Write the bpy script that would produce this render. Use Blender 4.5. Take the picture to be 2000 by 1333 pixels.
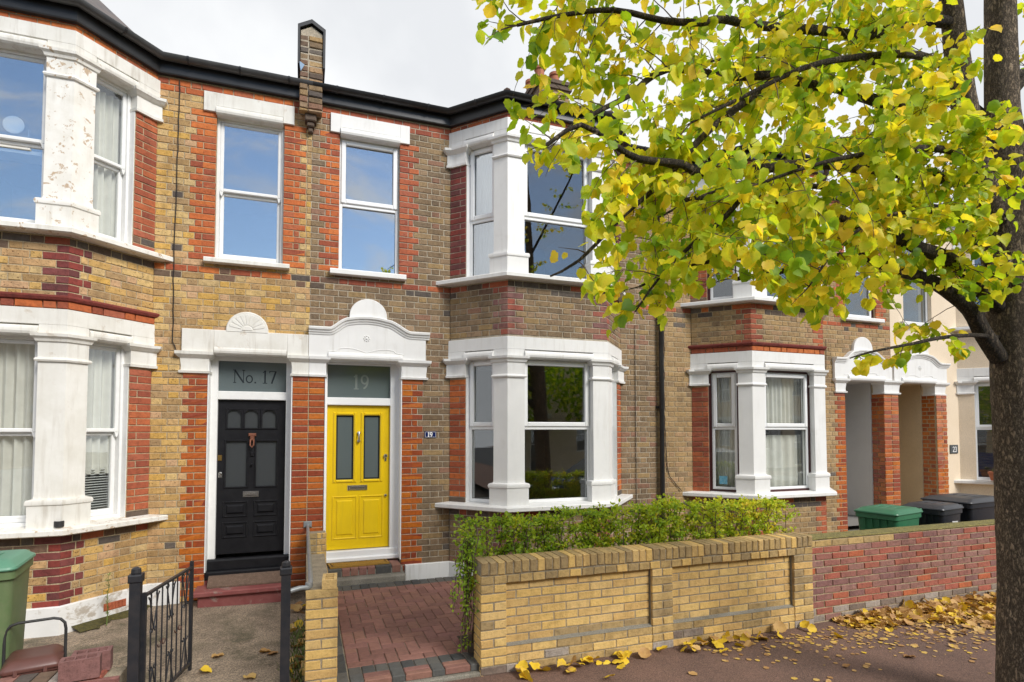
import bpy, bmesh, math, random
from mathutils import Vector as V, Matrix
R = math.radians
random.seed(7)
S = bpy.context.scene
for o in list(bpy.data.objects): bpy.data.objects.remove(o)
COL = S.collection
# ------------------------------------------------------------------ camera, sky, sun, exposure
F_PX, CX, CY, YAW, PIT, CAM_D, CAM_Z = 1115.5, 1000.0, 799.2, R(20.0), R(2.153), 7.8, 1.935
cd = bpy.data.cameras.new('camera'); cam = bpy.data.objects.new('camera', cd); COL.objects.link(cam)
cam.location = (0, -CAM_D, CAM_Z); cam.rotation_euler = (math.pi/2 + PIT, 0, -YAW)
cd.sensor_width = 36; cd.lens = F_PX*36/2000; cd.shift_y = (CY-666.5)/2000; cd.clip_start = .05; cd.clip_end = 1000
S.camera = cam
S.render.resolution_x = 1024; S.render.resolution_y = 682
S.view_settings.view_transform = 'Standard'; S.view_settings.look = 'None'
S.view_settings.gamma = 1; S.view_settings.use_curve_mapping = False
S.view_settings.exposure = 0.76
SUN_EL, SUN_AZ = R(38), R(152)      # azimuth clockwise from +Y: the sun stands behind the camera, to the right
w = bpy.data.worlds.new('World'); S.world = w; w.use_nodes = True
nt = w.node_tree; N = nt.nodes; L = nt.links; N.clear()
wo = N.new('ShaderNodeOutputWorld'); sky = N.new('ShaderNodeTexSky'); sky.sky_type = 'NISHITA'; sky.sun_disc = False
sky.sun_elevation = SUN_EL; sky.sun_rotation = SUN_AZ; sky.air_density = 1.0; sky.dust_density = .1; sky.ozone_density = 1.0
b1 = N.new('ShaderNodeBackground'); b1.inputs[1].default_value = .105; L.new(sky.outputs[0], b1.inputs[0])
b2 = N.new('ShaderNodeBackground'); b2.inputs[0].default_value = (1, .99, .975, 1); b2.inputs[1].default_value = .60
tc = N.new('ShaderNodeTexCoord'); nz2 = N.new('ShaderNodeTexNoise'); nz2.inputs['Scale'].default_value = 3.5; nz2.inputs['Detail'].default_value = 6; L.new(tc.outputs['Generated'], nz2.inputs[0])
cr = N.new('ShaderNodeValToRGB'); cr.color_ramp.elements[0].position = .38; cr.color_ramp.elements[0].color = (.82,.84,.87,1); cr.color_ramp.elements[1].position = .60; cr.color_ramp.elements[1].color = (.985,1.0,1.015,1); L.new(nz2.outputs[0], cr.inputs[0]); L.new(cr.outputs[0], b2.inputs[0])
mp = N.new('ShaderNodeMapping'); mp.inputs['Scale'].default_value = (1.0, 1.0, 2.6); L.new(tc.outputs['Generated'], mp.inputs[0])
nz = N.new('ShaderNodeTexNoise'); nz.inputs['Scale'].default_value = 2.9; nz.inputs['Detail'].default_value = 7; nz.inputs['Roughness'].default_value = .62; nz.inputs['Distortion'].default_value = 1.2; L.new(mp.outputs[0], nz.inputs[0])
sx = N.new('ShaderNodeSeparateXYZ'); L.new(tc.outputs['Generated'], sx.inputs[0])
ad = N.new('ShaderNodeMath'); ad.operation = 'MULTIPLY_ADD'; L.new(sx.outputs[1], ad.inputs[0]); ad.inputs[1].default_value = .42; L.new(nz.outputs[0], ad.inputs[2])
rp = N.new('ShaderNodeMapRange'); rp.inputs[1].default_value = .07; rp.inputs[2].default_value = .33; rp.clamp = True; rp.interpolation_type = 'SMOOTHSTEP'; L.new(ad.outputs[0], rp.inputs[0])
ms = N.new('ShaderNodeMixShader'); L.new(rp.outputs[0], ms.inputs[0]); L.new(b1.outputs[0], ms.inputs[1]); L.new(b2.outputs[0], ms.inputs[2]); L.new(ms.outputs[0], wo.inputs[0])
sd = bpy.data.lights.new('sun', 'SUN'); sd.energy = 2.2; sd.angle = R(22); sd.color = (1, .955, .89)
sun = bpy.data.objects.new('sun', sd); COL.objects.link(sun)
_d = V((math.sin(SUN_AZ)*math.cos(SUN_EL), math.cos(SUN_AZ)*math.cos(SUN_EL), math.sin(SUN_EL)))
sun.rotation_euler = _d.to_track_quat('Z', 'Y').to_euler(); sun.location = _d*30

# ------------------------------------------------------------------ pixel helpers (a pixel gives a direction, depth given separately)
_cp, _sp, _cy, _sy = math.cos(PIT), math.sin(PIT), math.cos(YAW), math.sin(YAW)
FW = V((_sy*_cp, _cy*_cp, _sp)); RT = V((_cy, -_sy, 0)); UP = RT.cross(FW); CAM = V((0, -CAM_D, CAM_Z))
def px(x, y, zc): return CAM + (FW*F_PX + RT*(x-CX) - UP*(y-CY))*(zc/F_PX)
def proj(p):
    d = V(p)-CAM; z = d.dot(FW)
    if z < .05: return (-1e5, -1e5, z)
    return (CX+F_PX*d.dot(RT)/z, CY-F_PX*d.dot(UP)/z, z)

# ------------------------------------------------------------------ mesh helpers
class Fr:
    """a vertical face: u runs along it, d sticks out of it, z is up"""
    def __init__(s, o, u, n): s.o = V(o); s.u = V(u).normalized(); s.n = V(n).normalized()
    def p(s, u, d, z): return (s.o.x+s.u.x*u+s.n.x*d, s.o.y+s.u.y*u+s.n.y*d, s.o.z+z)
WALL = Fr((0, 0, 0), (1, 0, 0), (0, -1, 0))          # u = X, d = -Y
class MB:
    def __init__(s): s.v = []; s.f = []; s.r = []; s.m = []
    def add(s, vs, fs, r=0.0, m=0):
        b = len(s.v); s.v.extend(vs)
        for f in fs: s.f.append([i+b for i in f]); s.r.append(r); s.m.append(m)
        return s
    def box(s, fr, u0, u1, d0, d1, z0, z1, r=0.0, m=0):
        P = fr.p
        s.add([P(u0,d0,z0),P(u1,d0,z0),P(u1,d1,z0),P(u0,d1,z0),P(u0,d0,z1),P(u1,d0,z1),P(u1,d1,z1),P(u0,d1,z1)],
              [(0,1,2,3),(7,6,5,4),(0,4,5,1),(1,5,6,2),(2,6,7,3),(3,7,4,0)], r, m); return s
    def cbox(s, fr, u0, u1, d0, d1, z0, z1, c=.006, r=0.0, m=0, j=0.0):
        """box whose face towards d1 has chamfered edges"""
        P = fr.p; J = lambda: random.uniform(-j, j) if j else 0.0
        dm = d1-c if d1 > d0 else d1+c
        vs = [P(u0,d0,z0),P(u1,d0,z0),P(u1,d0,z1),P(u0,d0,z1)]
        q = [(u0+J(),z0+J()),(u1+J(),z0+J()),(u1+J(),z1+J()),(u0+J(),z1+J())]
        vs += [P(a,dm,b) for a,b in q]
        k = ((1,1),(-1,1),(-1,-1),(1,-1))
        vs += [P(q[i][0]+k[i][0]*c, d1+J(), q[i][1]+k[i][1]*c) for i in range(4)]
        fs = [(3,2,1,0),(8,9,10,11)]
        for i in range(4):
            n = (i+1)%4; fs += [(i,n,4+n,4+i),(4+i,4+n,8+n,8+i)]
        s.add(vs, fs, r, m); return s
    def prism(s, fr, poly, d0, d1, c=0.0, r=0.0, m=0):
        n = len(poly); P = fr.p
        vs = [P(a,d0,b) for a,b in poly]
        if c:
            cu = sum(a for a,b in poly)/n; cz = sum(b for a,b in poly)/n
            vs += [P(a,d1-c,b) for a,b in poly]+[P(a+(cu-a)*min(.9,c/max(.01,math.hypot(a-cu,b-cz))), d1, b+(cz-b)*min(.9,c/max(.01,math.hypot(a-cu,b-cz)))) for a,b in poly]
            K = 3
        else:
            vs += [P(a,d1,b) for a,b in poly]; K = 2
        fs = [tuple(range(n))[::-1], tuple(range((K-1)*n, K*n))]
        for k in range(K-1):
            for i in range(n):
                q = (i+1)%n; fs.append((k*n+i,k*n+q,(k+1)*n+q,(k+1)*n+i))
        s.add(vs, fs, r, m); return s
    def loft(s, rings, caps=True, r=0.0, m=0):
        n = len(rings[0]); vs = [p for q in rings for p in q]; fs = []
        for k in range(len(rings)-1):
            for i in range(n):
                q = (i+1)%n; fs.append((k*n+i,k*n+q,(k+1)*n+q,(k+1)*n+i))
        if caps: fs += [tuple(range(n))[::-1], tuple(range((len(rings)-1)*n, len(rings)*n))]
        s.add(vs, fs, r, m); return s
    def tube(s, pts, rad, n=8, r=0.0, m=0, caps=True):
        pts = [V(p) for p in pts]; rings = []; up = None
        for i, p in enumerate(pts):
            t = (pts[min(i+1,len(pts)-1)]-pts[max(i-1,0)])
            if t.length < 1e-9: t = V((0,0,1))
            t.normalize()
            if up is None: up = t.orthogonal().normalized()
            else:
                up = up - t*up.dot(t)
                up = up.normalized() if up.length > 1e-6 else t.orthogonal().normalized()
            b = t.cross(up); ra = rad[i] if isinstance(rad,(list,tuple)) else rad
            rings.append([tuple(p+(up*math.cos(a)+b*math.sin(a))*ra) for a in (2*math.pi*k/n for k in range(n))])
        return s.loft(rings, caps, r, m)
    def lathe(s, c, prof, n=20, r=0.0, m=0, ax='z'):
        rings = []
        for ra, h in prof:
            ring = []
            for k in range(n):
                a = 2*math.pi*k/n; x, y = ra*math.cos(a), ra*math.sin(a)
                ring.append((c[0]+x,c[1]+y,c[2]+h) if ax=='z' else (c[0]+x,c[1]-h,c[2]+y) if ax=='y' else (c[0]+h,c[1]+x,c[2]+y))
            rings.append(ring)
        return s.loft(rings, True, r, m)
def wloc(o):
    l = V(o.location)
    while o.parent: o = o.parent; l += V(o.location)
    return l
def link(o, parent=None):
    COL.objects.link(o)
    if parent is not None:
        o.parent = parent; o.location = V(o.location)-wloc(parent)
    return o
def build(name, mb, mats, parent=None, smooth=False, kind=None, label=None, cat=None, group=None, recalc=True):
    me = bpy.data.meshes.new(name); me.from_pydata(mb.v, [], mb.f)
    if not isinstance(mats, (list, tuple)): mats = [mats]
    for k in mats: me.materials.append(k)
    if len(mats) > 1: me.polygons.foreach_set('material_index', mb.m)
    if any(mb.r):
        a = me.attributes.new('rnd', 'FLOAT', 'FACE'); a.data.foreach_set('value', mb.r)
    if recalc:
        bm = bmesh.new(); bm.from_mesh(me); bmesh.ops.recalc_face_normals(bm, faces=bm.faces); bm.to_mesh(me); bm.free()
    if smooth:
        me.polygons.foreach_set('use_smooth', [True]*len(me.polygons)); me.set_sharp_from_angle(angle=R(smooth if smooth is not True else 40))
    me.update()
    o = bpy.data.objects.new(name, me); link(o, parent); tag(o, label, cat, group, kind); return o
def tag(o, label=None, cat=None, group=None, kind=None):
    for k, x in (('label',label),('category',cat),('group',group),('kind',kind)):
        if x: o[k] = x
    return o
def thing(name, loc, label, cat, group=None):
    o = bpy.data.objects.new(name, None); o.location = loc; o.empty_display_size = .2; COL.objects.link(o); return tag(o, label, cat, group)

# ------------------------------------------------------------------ materials
def nodes(name):
    m = bpy.data.materials.new(name); m.use_nodes = True; t = m.node_tree; b = t.nodes['Principled BSDF']
    return m, t.nodes, t.links, b
def ramp(N, stops, interp='LINEAR'):
    r = N.new('ShaderNodeValToRGB'); e = r.color_ramp; e.interpolation = interp
    while len(e.elements) < len(stops): e.elements.new(.5)
    for k, (p, c) in enumerate(stops): e.elements[k].position = p; e.elements[k].color = (*c, 1)
    return r
def noise(N, L, vec, sc, det=4, ro=.55, dist=0):
    n = N.new('ShaderNodeTexNoise'); n.inputs['Scale'].default_value = sc; n.inputs['Detail'].default_value = det; n.inputs['Roughness'].default_value = ro; n.inputs['Distortion'].default_value = dist
    if vec is not None: L.new(vec, n.inputs['Vector'])
    return n
def mixc(N, L, mode, fac, a, b):
    x = N.new('ShaderNodeMix'); x.data_type = 'RGBA'; x.blend_type = mode; x.clamp_factor = True
    for i, q in ((0,fac),(6,a),(7,b)):
        if hasattr(q, 'links'): L.new(q, x.inputs[i])
        elif i == 0: x.inputs[0].default_value = q
        else: x.inputs[i].default_value = (*q, 1)
    return x.outputs[2]
def remap(N, L, src, a, b, c=0., d=1.):
    m = N.new('ShaderNodeMapRange'); m.clamp = True; L.new(src, m.inputs[0])
    for i, q in enumerate((a,b,c,d)): m.inputs[i+1].default_value = q
    return m.outputs[0]
def bump(N, L, b, h, st, dist=.01):
    k = N.new('ShaderNodeBump'); k.inputs['Strength'].default_value = st; k.inputs['Distance'].default_value = dist; L.new(h, k.inputs['Height']); L.new(k.outputs[0], b.inputs['Normal'])
def rnd_socket(N, L):
    g = N.new('ShaderNodeAttribute'); g.attribute_type = 'GEOMETRY'; g.attribute_name = 'rnd'
    q = N.new('ShaderNodeAttribute'); q.attribute_type = 'OBJECT'; q.attribute_name = 'rnd'
    a = N.new('ShaderNodeMath'); L.new(g.outputs['Fac'], a.inputs[0]); L.new(q.outputs['Fac'], a.inputs[1]); return a.outputs[0]
def wpos(N): return N.new('ShaderNodeNewGeometry').outputs['Position']
def brick_mat(name, cols, rough=.88, pits=.5, gloss=0, streak=.5, bmp=.7, soot=.5):
    m, N, L, b = nodes(name); r = rnd_socket(N, L); p = wpos(N)
    st = [(i/len(cols), c) for i, c in enumerate(cols)]
    base = ramp(N, st, 'CONSTANT'); L.new(r, base.inputs[0])
    off = N.new('ShaderNodeVectorMath'); off.operation = 'MULTIPLY_ADD'; L.new(p, off.inputs[0]); off.inputs[1].default_value = (1,1,1)
    cb = N.new('ShaderNodeCombineXYZ'); sc = N.new('ShaderNodeMath'); sc.operation = 'MULTIPLY'; sc.inputs[1].default_value = 37; L.new(r, sc.inputs[0]); L.new(sc.outputs[0], cb.inputs[0]); L.new(sc.outputs[0], cb.inputs[2]); L.new(cb.outputs[0], off.inputs[2])
    n1 = noise(N, L, off.outputs[0], 24, 6, .72); n2 = noise(N, L, off.outputs[0], 48, 4, .65); n3 = noise(N, L, p, 1.3, 6, .68)
    sv = N.new('ShaderNodeMapping'); sv.inputs['Scale'].default_value = (7,7,.7); L.new(p, sv.inputs[0]); n4 = noise(N, L, sv.outputs[0], 1, 4, .6)
    c = mixc(N, L, 'MULTIPLY', 1, base.outputs[0], ramp(N, [(.25,(1-streak,)*3),(.5,(1,1,1)),(.78,(1+streak*.5,)*3)]).outputs[0])
    N[-1].name if False else None
    rr = [x for x in N if x.type == 'VALTORGB'][-1]; L.new(n1.outputs[0], rr.inputs[0])
    c = mixc(N, L, 'MULTIPLY', remap(N, L, n2.outputs[0], .56, .66, 0, pits), c, (.24,.19,.15))
    c = mixc(N, L, 'MULTIPLY', remap(N, L, n3.outputs[0], .48, .72, 0, soot), c, (.45,.42,.40))
    c = mixc(N, L, 'MULTIPLY', remap(N, L, n4.outputs[0], .52, .72, 0, soot*.9), c, (.42,.40,.38))
    L.new(c, b.inputs['Base Color']); b.inputs['Roughness'].default_value = rough
    if gloss: b.inputs['Coat Weight'].default_value = gloss; b.inputs['Coat Roughness'].default_value = .12
    h = N.new('ShaderNodeMath'); L.new(n1.outputs[0], h.inputs[0]); L.new(n2.outputs[0], h.inputs[1])
    bump(N, L, b, h.outputs[0], bmp, .006); return m
def surf(name, a, bcol, sc=6, rough=.8, bmp=.2, det=6, spec=None, dirt=None, drip=None, fine=None, lo=.35, hi=.68, coat=0, metal=0, bdist=.01):
    m, N, L, b = nodes(name); p = wpos(N); n1 = noise(N, L, p, sc, det, .6)
    c = mixc(N, L, 'MIX', remap(N, L, n1.outputs[0], lo, hi), a, bcol)
    if dirt: # (colour, scale, lo, hi, amount)
        n2 = noise(N, L, p, dirt[1], 8, .68, .4); c = mixc(N, L, 'MIX', remap(N, L, n2.outputs[0], dirt[2], dirt[3], 0, dirt[4]), c, dirt[0])
    if drip: # (colour, amount): run-off streaks, stretched down the face
        sv = N.new('ShaderNodeMapping'); sv.inputs['Scale'].default_value = (16,16,1.6); L.new(p, sv.inputs[0]); n5 = noise(N, L, sv.outputs[0], 1, 5, .65); n6 = noise(N, L, p, 1.1, 3, .5)
        mm = N.new('ShaderNodeMath'); mm.operation = 'MULTIPLY'; L.new(remap(N, L, n5.outputs[0], .50, .70), mm.inputs[0]); L.new(remap(N, L, n6.outputs[0], .38, .62, 0, drip[1]), mm.inputs[1]); c = mixc(N, L, 'MIX', mm.outputs[0], c, drip[0])
    if fine:
        n3 = noise(N, L, p, fine[0], 2, .7); c = mixc(N, L, 'MULTIPLY', fine[1], c, ramp(N, [(.3,(.25,)*3),(.5,(1,)*3),(.72,(2.2,2.1,2.0))]).outputs[0])
        rr = [x for x in N if x.type == 'VALTORGB'][-1]; L.new(n3.outputs[0], rr.inputs[0])
    L.new(c, b.inputs['Base Color']); b.inputs['Roughness'].default_value = rough; b.inputs['Metallic'].default_value = metal
    if spec is not None: b.inputs['Specular IOR Level'].default_value = spec
    if coat: b.inputs['Coat Weight'].default_value = coat
    if bmp: bump(N, L, b, (n3 if fine else n1).outputs[0], bmp, bdist)
    return m
M = {}
M['stock17'] = brick_mat('stock_brick_clean', [(.60,.38,.125),(.56,.35,.12),(.62,.43,.18),(.52,.32,.11),(.58,.37,.16),(.55,.34,.16),(.40,.25,.105),(.58,.41,.19),(.60,.36,.09),(.40,.26,.125),(.56,.35,.19),(.45,.28,.12)], soot=.5, pits=.95)
M['stock19'] = brick_mat('stock_brick_sooty', [(.28,.19,.10),(.23,.155,.085),(.31,.21,.11),(.22,.15,.085),(.27,.185,.105),(.31,.21,.125),(.20,.14,.085),(.26,.175,.10),(.33,.22,.10),(.21,.145,.085),(.28,.15,.095)], soot=.6, pits=.8)
M['stock21'] = brick_mat('stock_brick_brown', [(.40,.26,.115),(.34,.22,.10),(.42,.285,.14),(.31,.205,.10),(.38,.25,.12),(.40,.25,.13),(.26,.175,.095),(.36,.235,.11)], soot=.5, pits=.75)
M['dark'] = brick_mat('sooty_brick', [(.12,.085,.062),(.16,.105,.07),(.10,.08,.068),(.18,.105,.068),(.14,.115,.095)], soot=.3)
M['orange'] = brick_mat('orange_red_brick', [(.52,.135,.035),(.45,.115,.035),(.38,.09,.035),(.56,.16,.04),(.42,.12,.05),(.31,.075,.035)], pits=.15, soot=.35)
M['red'] = brick_mat('red_brick', [(.40,.105,.045),(.34,.085,.04),(.44,.12,.045),(.28,.07,.038),(.37,.105,.055)], pits=.15, soot=.4)
M['purple'] = brick_mat('plum_red_brick', [(.21,.038,.028),(.17,.034,.03),(.25,.042,.03),(.13,.035,.033),(.19,.05,.045)], pits=.1, soot=.4, gloss=.15)
M['glazed'] = brick_mat('glazed_brick', [(.43,.10,.015),(.36,.075,.015),(.50,.14,.015),(.30,.06,.018),(.46,.12,.02),(.27,.05,.02)], rough=.35, pits=.05, gloss=.8, bmp=.15, soot=.3)
M['buff'] = brick_mat('buff_wall_brick', [(.64,.42,.145),(.66,.45,.165),(.61,.40,.15),(.65,.44,.175),(.58,.37,.135),(.67,.44,.145)], pits=.35, streak=.34, soot=.42)
M['buffdirt'] = brick_mat('stained_buff_brick', [(.47,.32,.13),(.42,.29,.125),(.38,.265,.12),(.50,.34,.135),(.34,.24,.115)], pits=.4, soot=.5)
M['pinkbrown'] = brick_mat('plum_wall_brick', [(.29,.115,.09),(.24,.105,.09),(.33,.105,.07),(.27,.13,.105),(.22,.105,.095),(.35,.10,.065),(.29,.15,.125)], pits=.45, soot=.5)
M['greybrick'] = brick_mat('bleached_brick', [(.30,.25,.21),(.24,.19,.155),(.35,.30,.26),(.20,.15,.12)], pits=.4, soot=.5)
M['pink'] = brick_mat('red_paver', [(.235,.115,.09),(.27,.135,.10),(.21,.10,.08),(.25,.12,.10),(.29,.14,.11)], pits=.3, streak=.3, soot=.3, bmp=.7)
M['charcoal'] = brick_mat('charcoal_paver', [(.075,.075,.072),(.095,.095,.09),(.06,.062,.062),(.11,.105,.095)], pits=.2, streak=.35, soot=.3, bmp=.7)
M['mortar17'] = surf('mortar_buff', (.46,.37,.235), (.33,.26,.165), 12, .95, .4, fine=(120,.4))
M['mortar19'] = surf('mortar_grey', (.46,.40,.31), (.31,.265,.20), 9, .95, .4, fine=(120,.4))
M['mortarw'] = surf('mortar_wall', (.33,.28,.20), (.22,.185,.135), 9, .95, .4, fine=(120,.4))
M['white17'] = surf('old_white_paint', (.76,.745,.70), (.66,.64,.58), 4, .6, .2, dirt=((.46,.36,.25), 5, .60, .72, .75), drip=((.40,.35,.28), .6), bdist=.004)
M['peel'] = surf('peeling_white_paint', (.80,.785,.74), (.70,.675,.61), 6, .65, .3, dirt=((.45,.32,.20), 11, .585, .60, .9), drip=((.45,.40,.32), .5), bdist=.006)
M['white19'] = surf('fresh_white_paint', (.78,.775,.76), (.73,.725,.71), 3, .5, .08, dirt=((.52,.49,.44), 2.4, .58, .80, .45), drip=((.46,.43,.38), .38), bdist=.004)
M['upvc'] = surf('white_window_frame', (.83,.835,.84), (.81,.815,.82), 4, .3, 0)
M['sash'] = surf('painted_sash', (.80,.80,.785), (.75,.75,.735), 14, .4, .05)
M['maroon'] = surf('maroon_frame', (.055,.012,.014), (.07,.018,.018), 8, .35, 0)
M['black'] = surf('black_paint', (.010,.010,.012), (.016,.016,.018), 9, .36, .06, spec=.22)
M['gutter'] = surf('black_gutter', (.012,.012,.013), (.022,.022,.023), 5, .38, 0)
M['guttergrey'] = surf('weathered_gutter', (.045,.046,.048), (.07,.07,.072), 5, .4, 0)
M['yellow'] = surf('yellow_paint', (.80,.55,.006), (.74,.50,.006), 3, .32, .03, coat=.35, drip=((.55,.36,.02), .5))
M['chrome'] = surf('brushed_metal', (.55,.54,.52), (.5,.49,.47), 30, .25, 0, metal=1)
M['brass'] = surf('old_brass', (.42,.27,.08), (.36,.22,.07), 30, .35, 0, metal=1)
M['copper'] = surf('worn_copper', (.30,.12,.07), (.22,.09,.06), 40, .5, .1, metal=.6)
M['gasket'] = surf('dark_gasket', (.02,.02,.02), (.03,.03,.03), 9, .6, 0)
M['cream'] = surf('cream_render', (.74,.62,.47), (.70,.58,.43), 3, .9, .5, fine=(75,.15), bdist=.008)
M['greyrender'] = surf('pale_grey_render', (.62,.61,.60), (.58,.57,.56), 3, .9, .5, fine=(75,.12), bdist=.008)
M['sand_render'] = surf('sand_render', (.60,.47,.31), (.55,.43,.28), 3, .9, .5, fine=(75,.15), bdist=.008)
M['plinth17'] = surf('flaking_plinth', (.74,.735,.72), (.66,.655,.64), 4, .8, .3, dirt=((.36,.30,.23), 4.5, .54, .62, .8), bdist=.01)
M['slate'] = surf('roof_slate', (.09,.085,.085), (.15,.12,.11), 7, .8, .3)
M['rooftile'] = surf('brown_roof_tile', (.17,.09,.065), (.11,.075,.06), 6, .85, .3)
M['terracotta'] = surf('terracotta', (.42,.15,.075), (.33,.12,.065), 8, .8, .1)
M['redstep'] = surf('worn_red_step', (.215,.052,.048), (.27,.09,.08), 6, .75, .25, dirt=((.30,.25,.21), 5, .56, .66, .8))
M['mat'] = surf('coir_mat', (.13,.085,.06), (.19,.125,.09), 25, .98, .8, fine=(220,.8))
M['matgold'] = surf('golden_coir', (.36,.20,.03), (.28,.15,.025), 40, .95, .6, fine=(250,.5))
M['matdark'] = surf('dark_coir', (.03,.02,.012), (.05,.03,.02), 40, .95, .6, fine=(250,.5))
M['concrete'] = surf('old_concrete', (.30,.235,.17), (.18,.14,.10), 3.0, .92, .6, dirt=((.085,.075,.045), 1.9, .50, .66, .9), fine=(75,.8))
M['moss'] = surf('moss', (.055,.05,.014), (.10,.085,.02), 30, .98, .9, fine=(160,.7))
M['kerbstone'] = surf('kerb_concrete', (.25,.235,.20), (.17,.155,.125), 5, .92, .5, fine=(150,.5))
M['asphalt'] = surf('pavement_asphalt', (.165,.096,.072), (.112,.068,.053), 1.6, .9, .8, fine=(165,1.0), dirt=((.13,.085,.06), 2.1, .55, .75, .5))
M['road'] = surf('road_asphalt', (.06,.058,.058), (.045,.044,.045), 3, .9, .6, fine=(140,.9))
M['soil'] = surf('soil', (.06,.042,.028), (.035,.026,.018), 14, 1, .8)
M['binGreen'] = surf('green_bin_plastic', (.024,.15,.07), (.026,.13,.065), 5, .42, .03)
M['binPale'] = surf('faded_green_bin', (.13,.19,.08), (.105,.16,.07), 4, .5, .05, dirt=((.20,.20,.12), 5, .5, .75, .6))
M['lidGreen'] = surf('green_bin_lid', (.10,.26,.17), (.085,.23,.15), 5, .45, .03)
M['binBlack'] = surf('black_bin_plastic', (.012,.014,.020), (.018,.020,.027), 6, .38, .03)
M['caddy'] = surf('brown_caddy_plastic', (.115,.045,.036), (.095,.038,.03), 6, .42, .04)
M['iron'] = surf('painted_iron', (.016,.018,.023), (.03,.028,.03), 18, .45, .15, dirt=((.12,.045,.025), 22, .66, .78, .6))
M['rustiron'] = surf('rusty_iron', (.035,.028,.028), (.12,.05,.03), 20, .7, .25)
M['galv'] = surf('galvanised_pipe', (.36,.38,.39), (.28,.30,.31), 12, .45, .1, metal=.5)
M['bark'] = None
M['plaque'] = surf('blue_enamel', (.008,.016,.10), (.008,.014,.09), 6, .2, 0)
M['letter'] = surf('white_enamel', (.85,.85,.85), (.8,.8,.8), 6, .3, 0)
M['slateplaque'] = surf('slate_plaque', (.06,.07,.075), (.08,.09,.095), 16, .6, .05)
M['etch'] = surf('dark_etching', (.025,.03,.034), (.03,.035,.04), 9, .9, 0, spec=0)
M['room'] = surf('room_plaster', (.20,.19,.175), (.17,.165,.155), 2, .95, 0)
M['curtain'] = surf('linen_curtain', (.74,.72,.66), (.66,.64,.58), 8, .95, .1)
M['blind'] = surf('blind_slat', (.55,.55,.53), (.5,.5,.48), 8, .6, 0)
M['woodblind'] = surf('wood_blind', (.25,.17,.11), (.20,.13,.085), 8, .6, 0)
M['cable'] = surf('black_cable', (.015,.013,.012), (.02,.018,.016), 8, .6, 0)
M['sticker'] = surf('blue_sticker', (.05,.35,.55), (.30,.55,.65), 40, .5, 0)
M['mirrorface'] = surf('pale_mirror', (.95,.97,.97), (.85,.92,.94), 9, .25, 0)
M['weed'] = surf('weed_leaf', (.10,.16,.03), (.18,.20,.045), 9, .7, 0)
M['twig'] = surf('twig_bark', (.075,.05,.032), (.12,.085,.055), 12, .85, .3)
def glass_mat(name, tint, refl=.16, rough=0.0, body=None, bfac=0.):
    """window pane: mirror reflection by angle over see-through tint; body adds an obscured (frosted) share"""
    m, N, L, b = nodes(name); o = N['Material Output']; N.remove(b)
    tr = N.new('ShaderNodeBsdfTransparent'); tr.inputs[0].default_value = (*tint, 1)
    gl = N.new('ShaderNodeBsdfGlossy'); gl.inputs['Roughness'].default_value = rough; gl.inputs['Color'].default_value = (.96,.98,1,1)
    lw = N.new('ShaderNodeLayerWeight'); lw.inputs[0].default_value = .5; fr = N.new('ShaderNodeMath'); fr.operation = 'POWER'; L.new(lw.outputs['Facing'], fr.inputs[0]); fr.inputs[1].default_value = 4
    k = N.new('ShaderNodeMath'); k.operation = 'MULTIPLY_ADD'; k.use_clamp = True; L.new(fr.outputs[0], k.inputs[0]); k.inputs[1].default_value = .8; k.inputs[2].default_value = refl
    n = noise(N, L, wpos(N), 1.7, 2, .5); bp = N.new('ShaderNodeBump'); bp.inputs['Strength'].default_value = .05; bp.inputs['Distance'].default_value = .02; L.new(n.outputs[0], bp.inputs['Height']); L.new(bp.outputs[0], gl.inputs['Normal'])
    src = tr
    if body:
        df = N.new('ShaderNodeBsdfDiffuse'); df.inputs[0].default_value = (*body, 1); mx0 = N.new('ShaderNodeMixShader'); mx0.inputs[0].default_value = bfac; L.new(tr.outputs[0], mx0.inputs[1]); L.new(df.outputs[0], mx0.inputs[2]); src = mx0
    mx = N.new('ShaderNodeMixShader'); L.new(k.outputs[0], mx.inputs[0]); L.new(src.outputs[0], mx.inputs[1]); L.new(gl.outputs[0], mx.inputs[2]); L.new(mx.outputs[0], o.inputs[0]); return m
M['glass'] = glass_mat('window_glass', (.96,.975,.97), .11)
M['glassblue'] = glass_mat('upstairs_glass', (.90,.93,.95), .36)
M['frost'] = glass_mat('frosted_glass', (.15,.17,.17), .05, .10, (.12,.15,.155), .85)
M['obscure'] = glass_mat('obscured_glass', (.1,.11,.11), .04, .25, (.05,.055,.058), .9)
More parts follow.
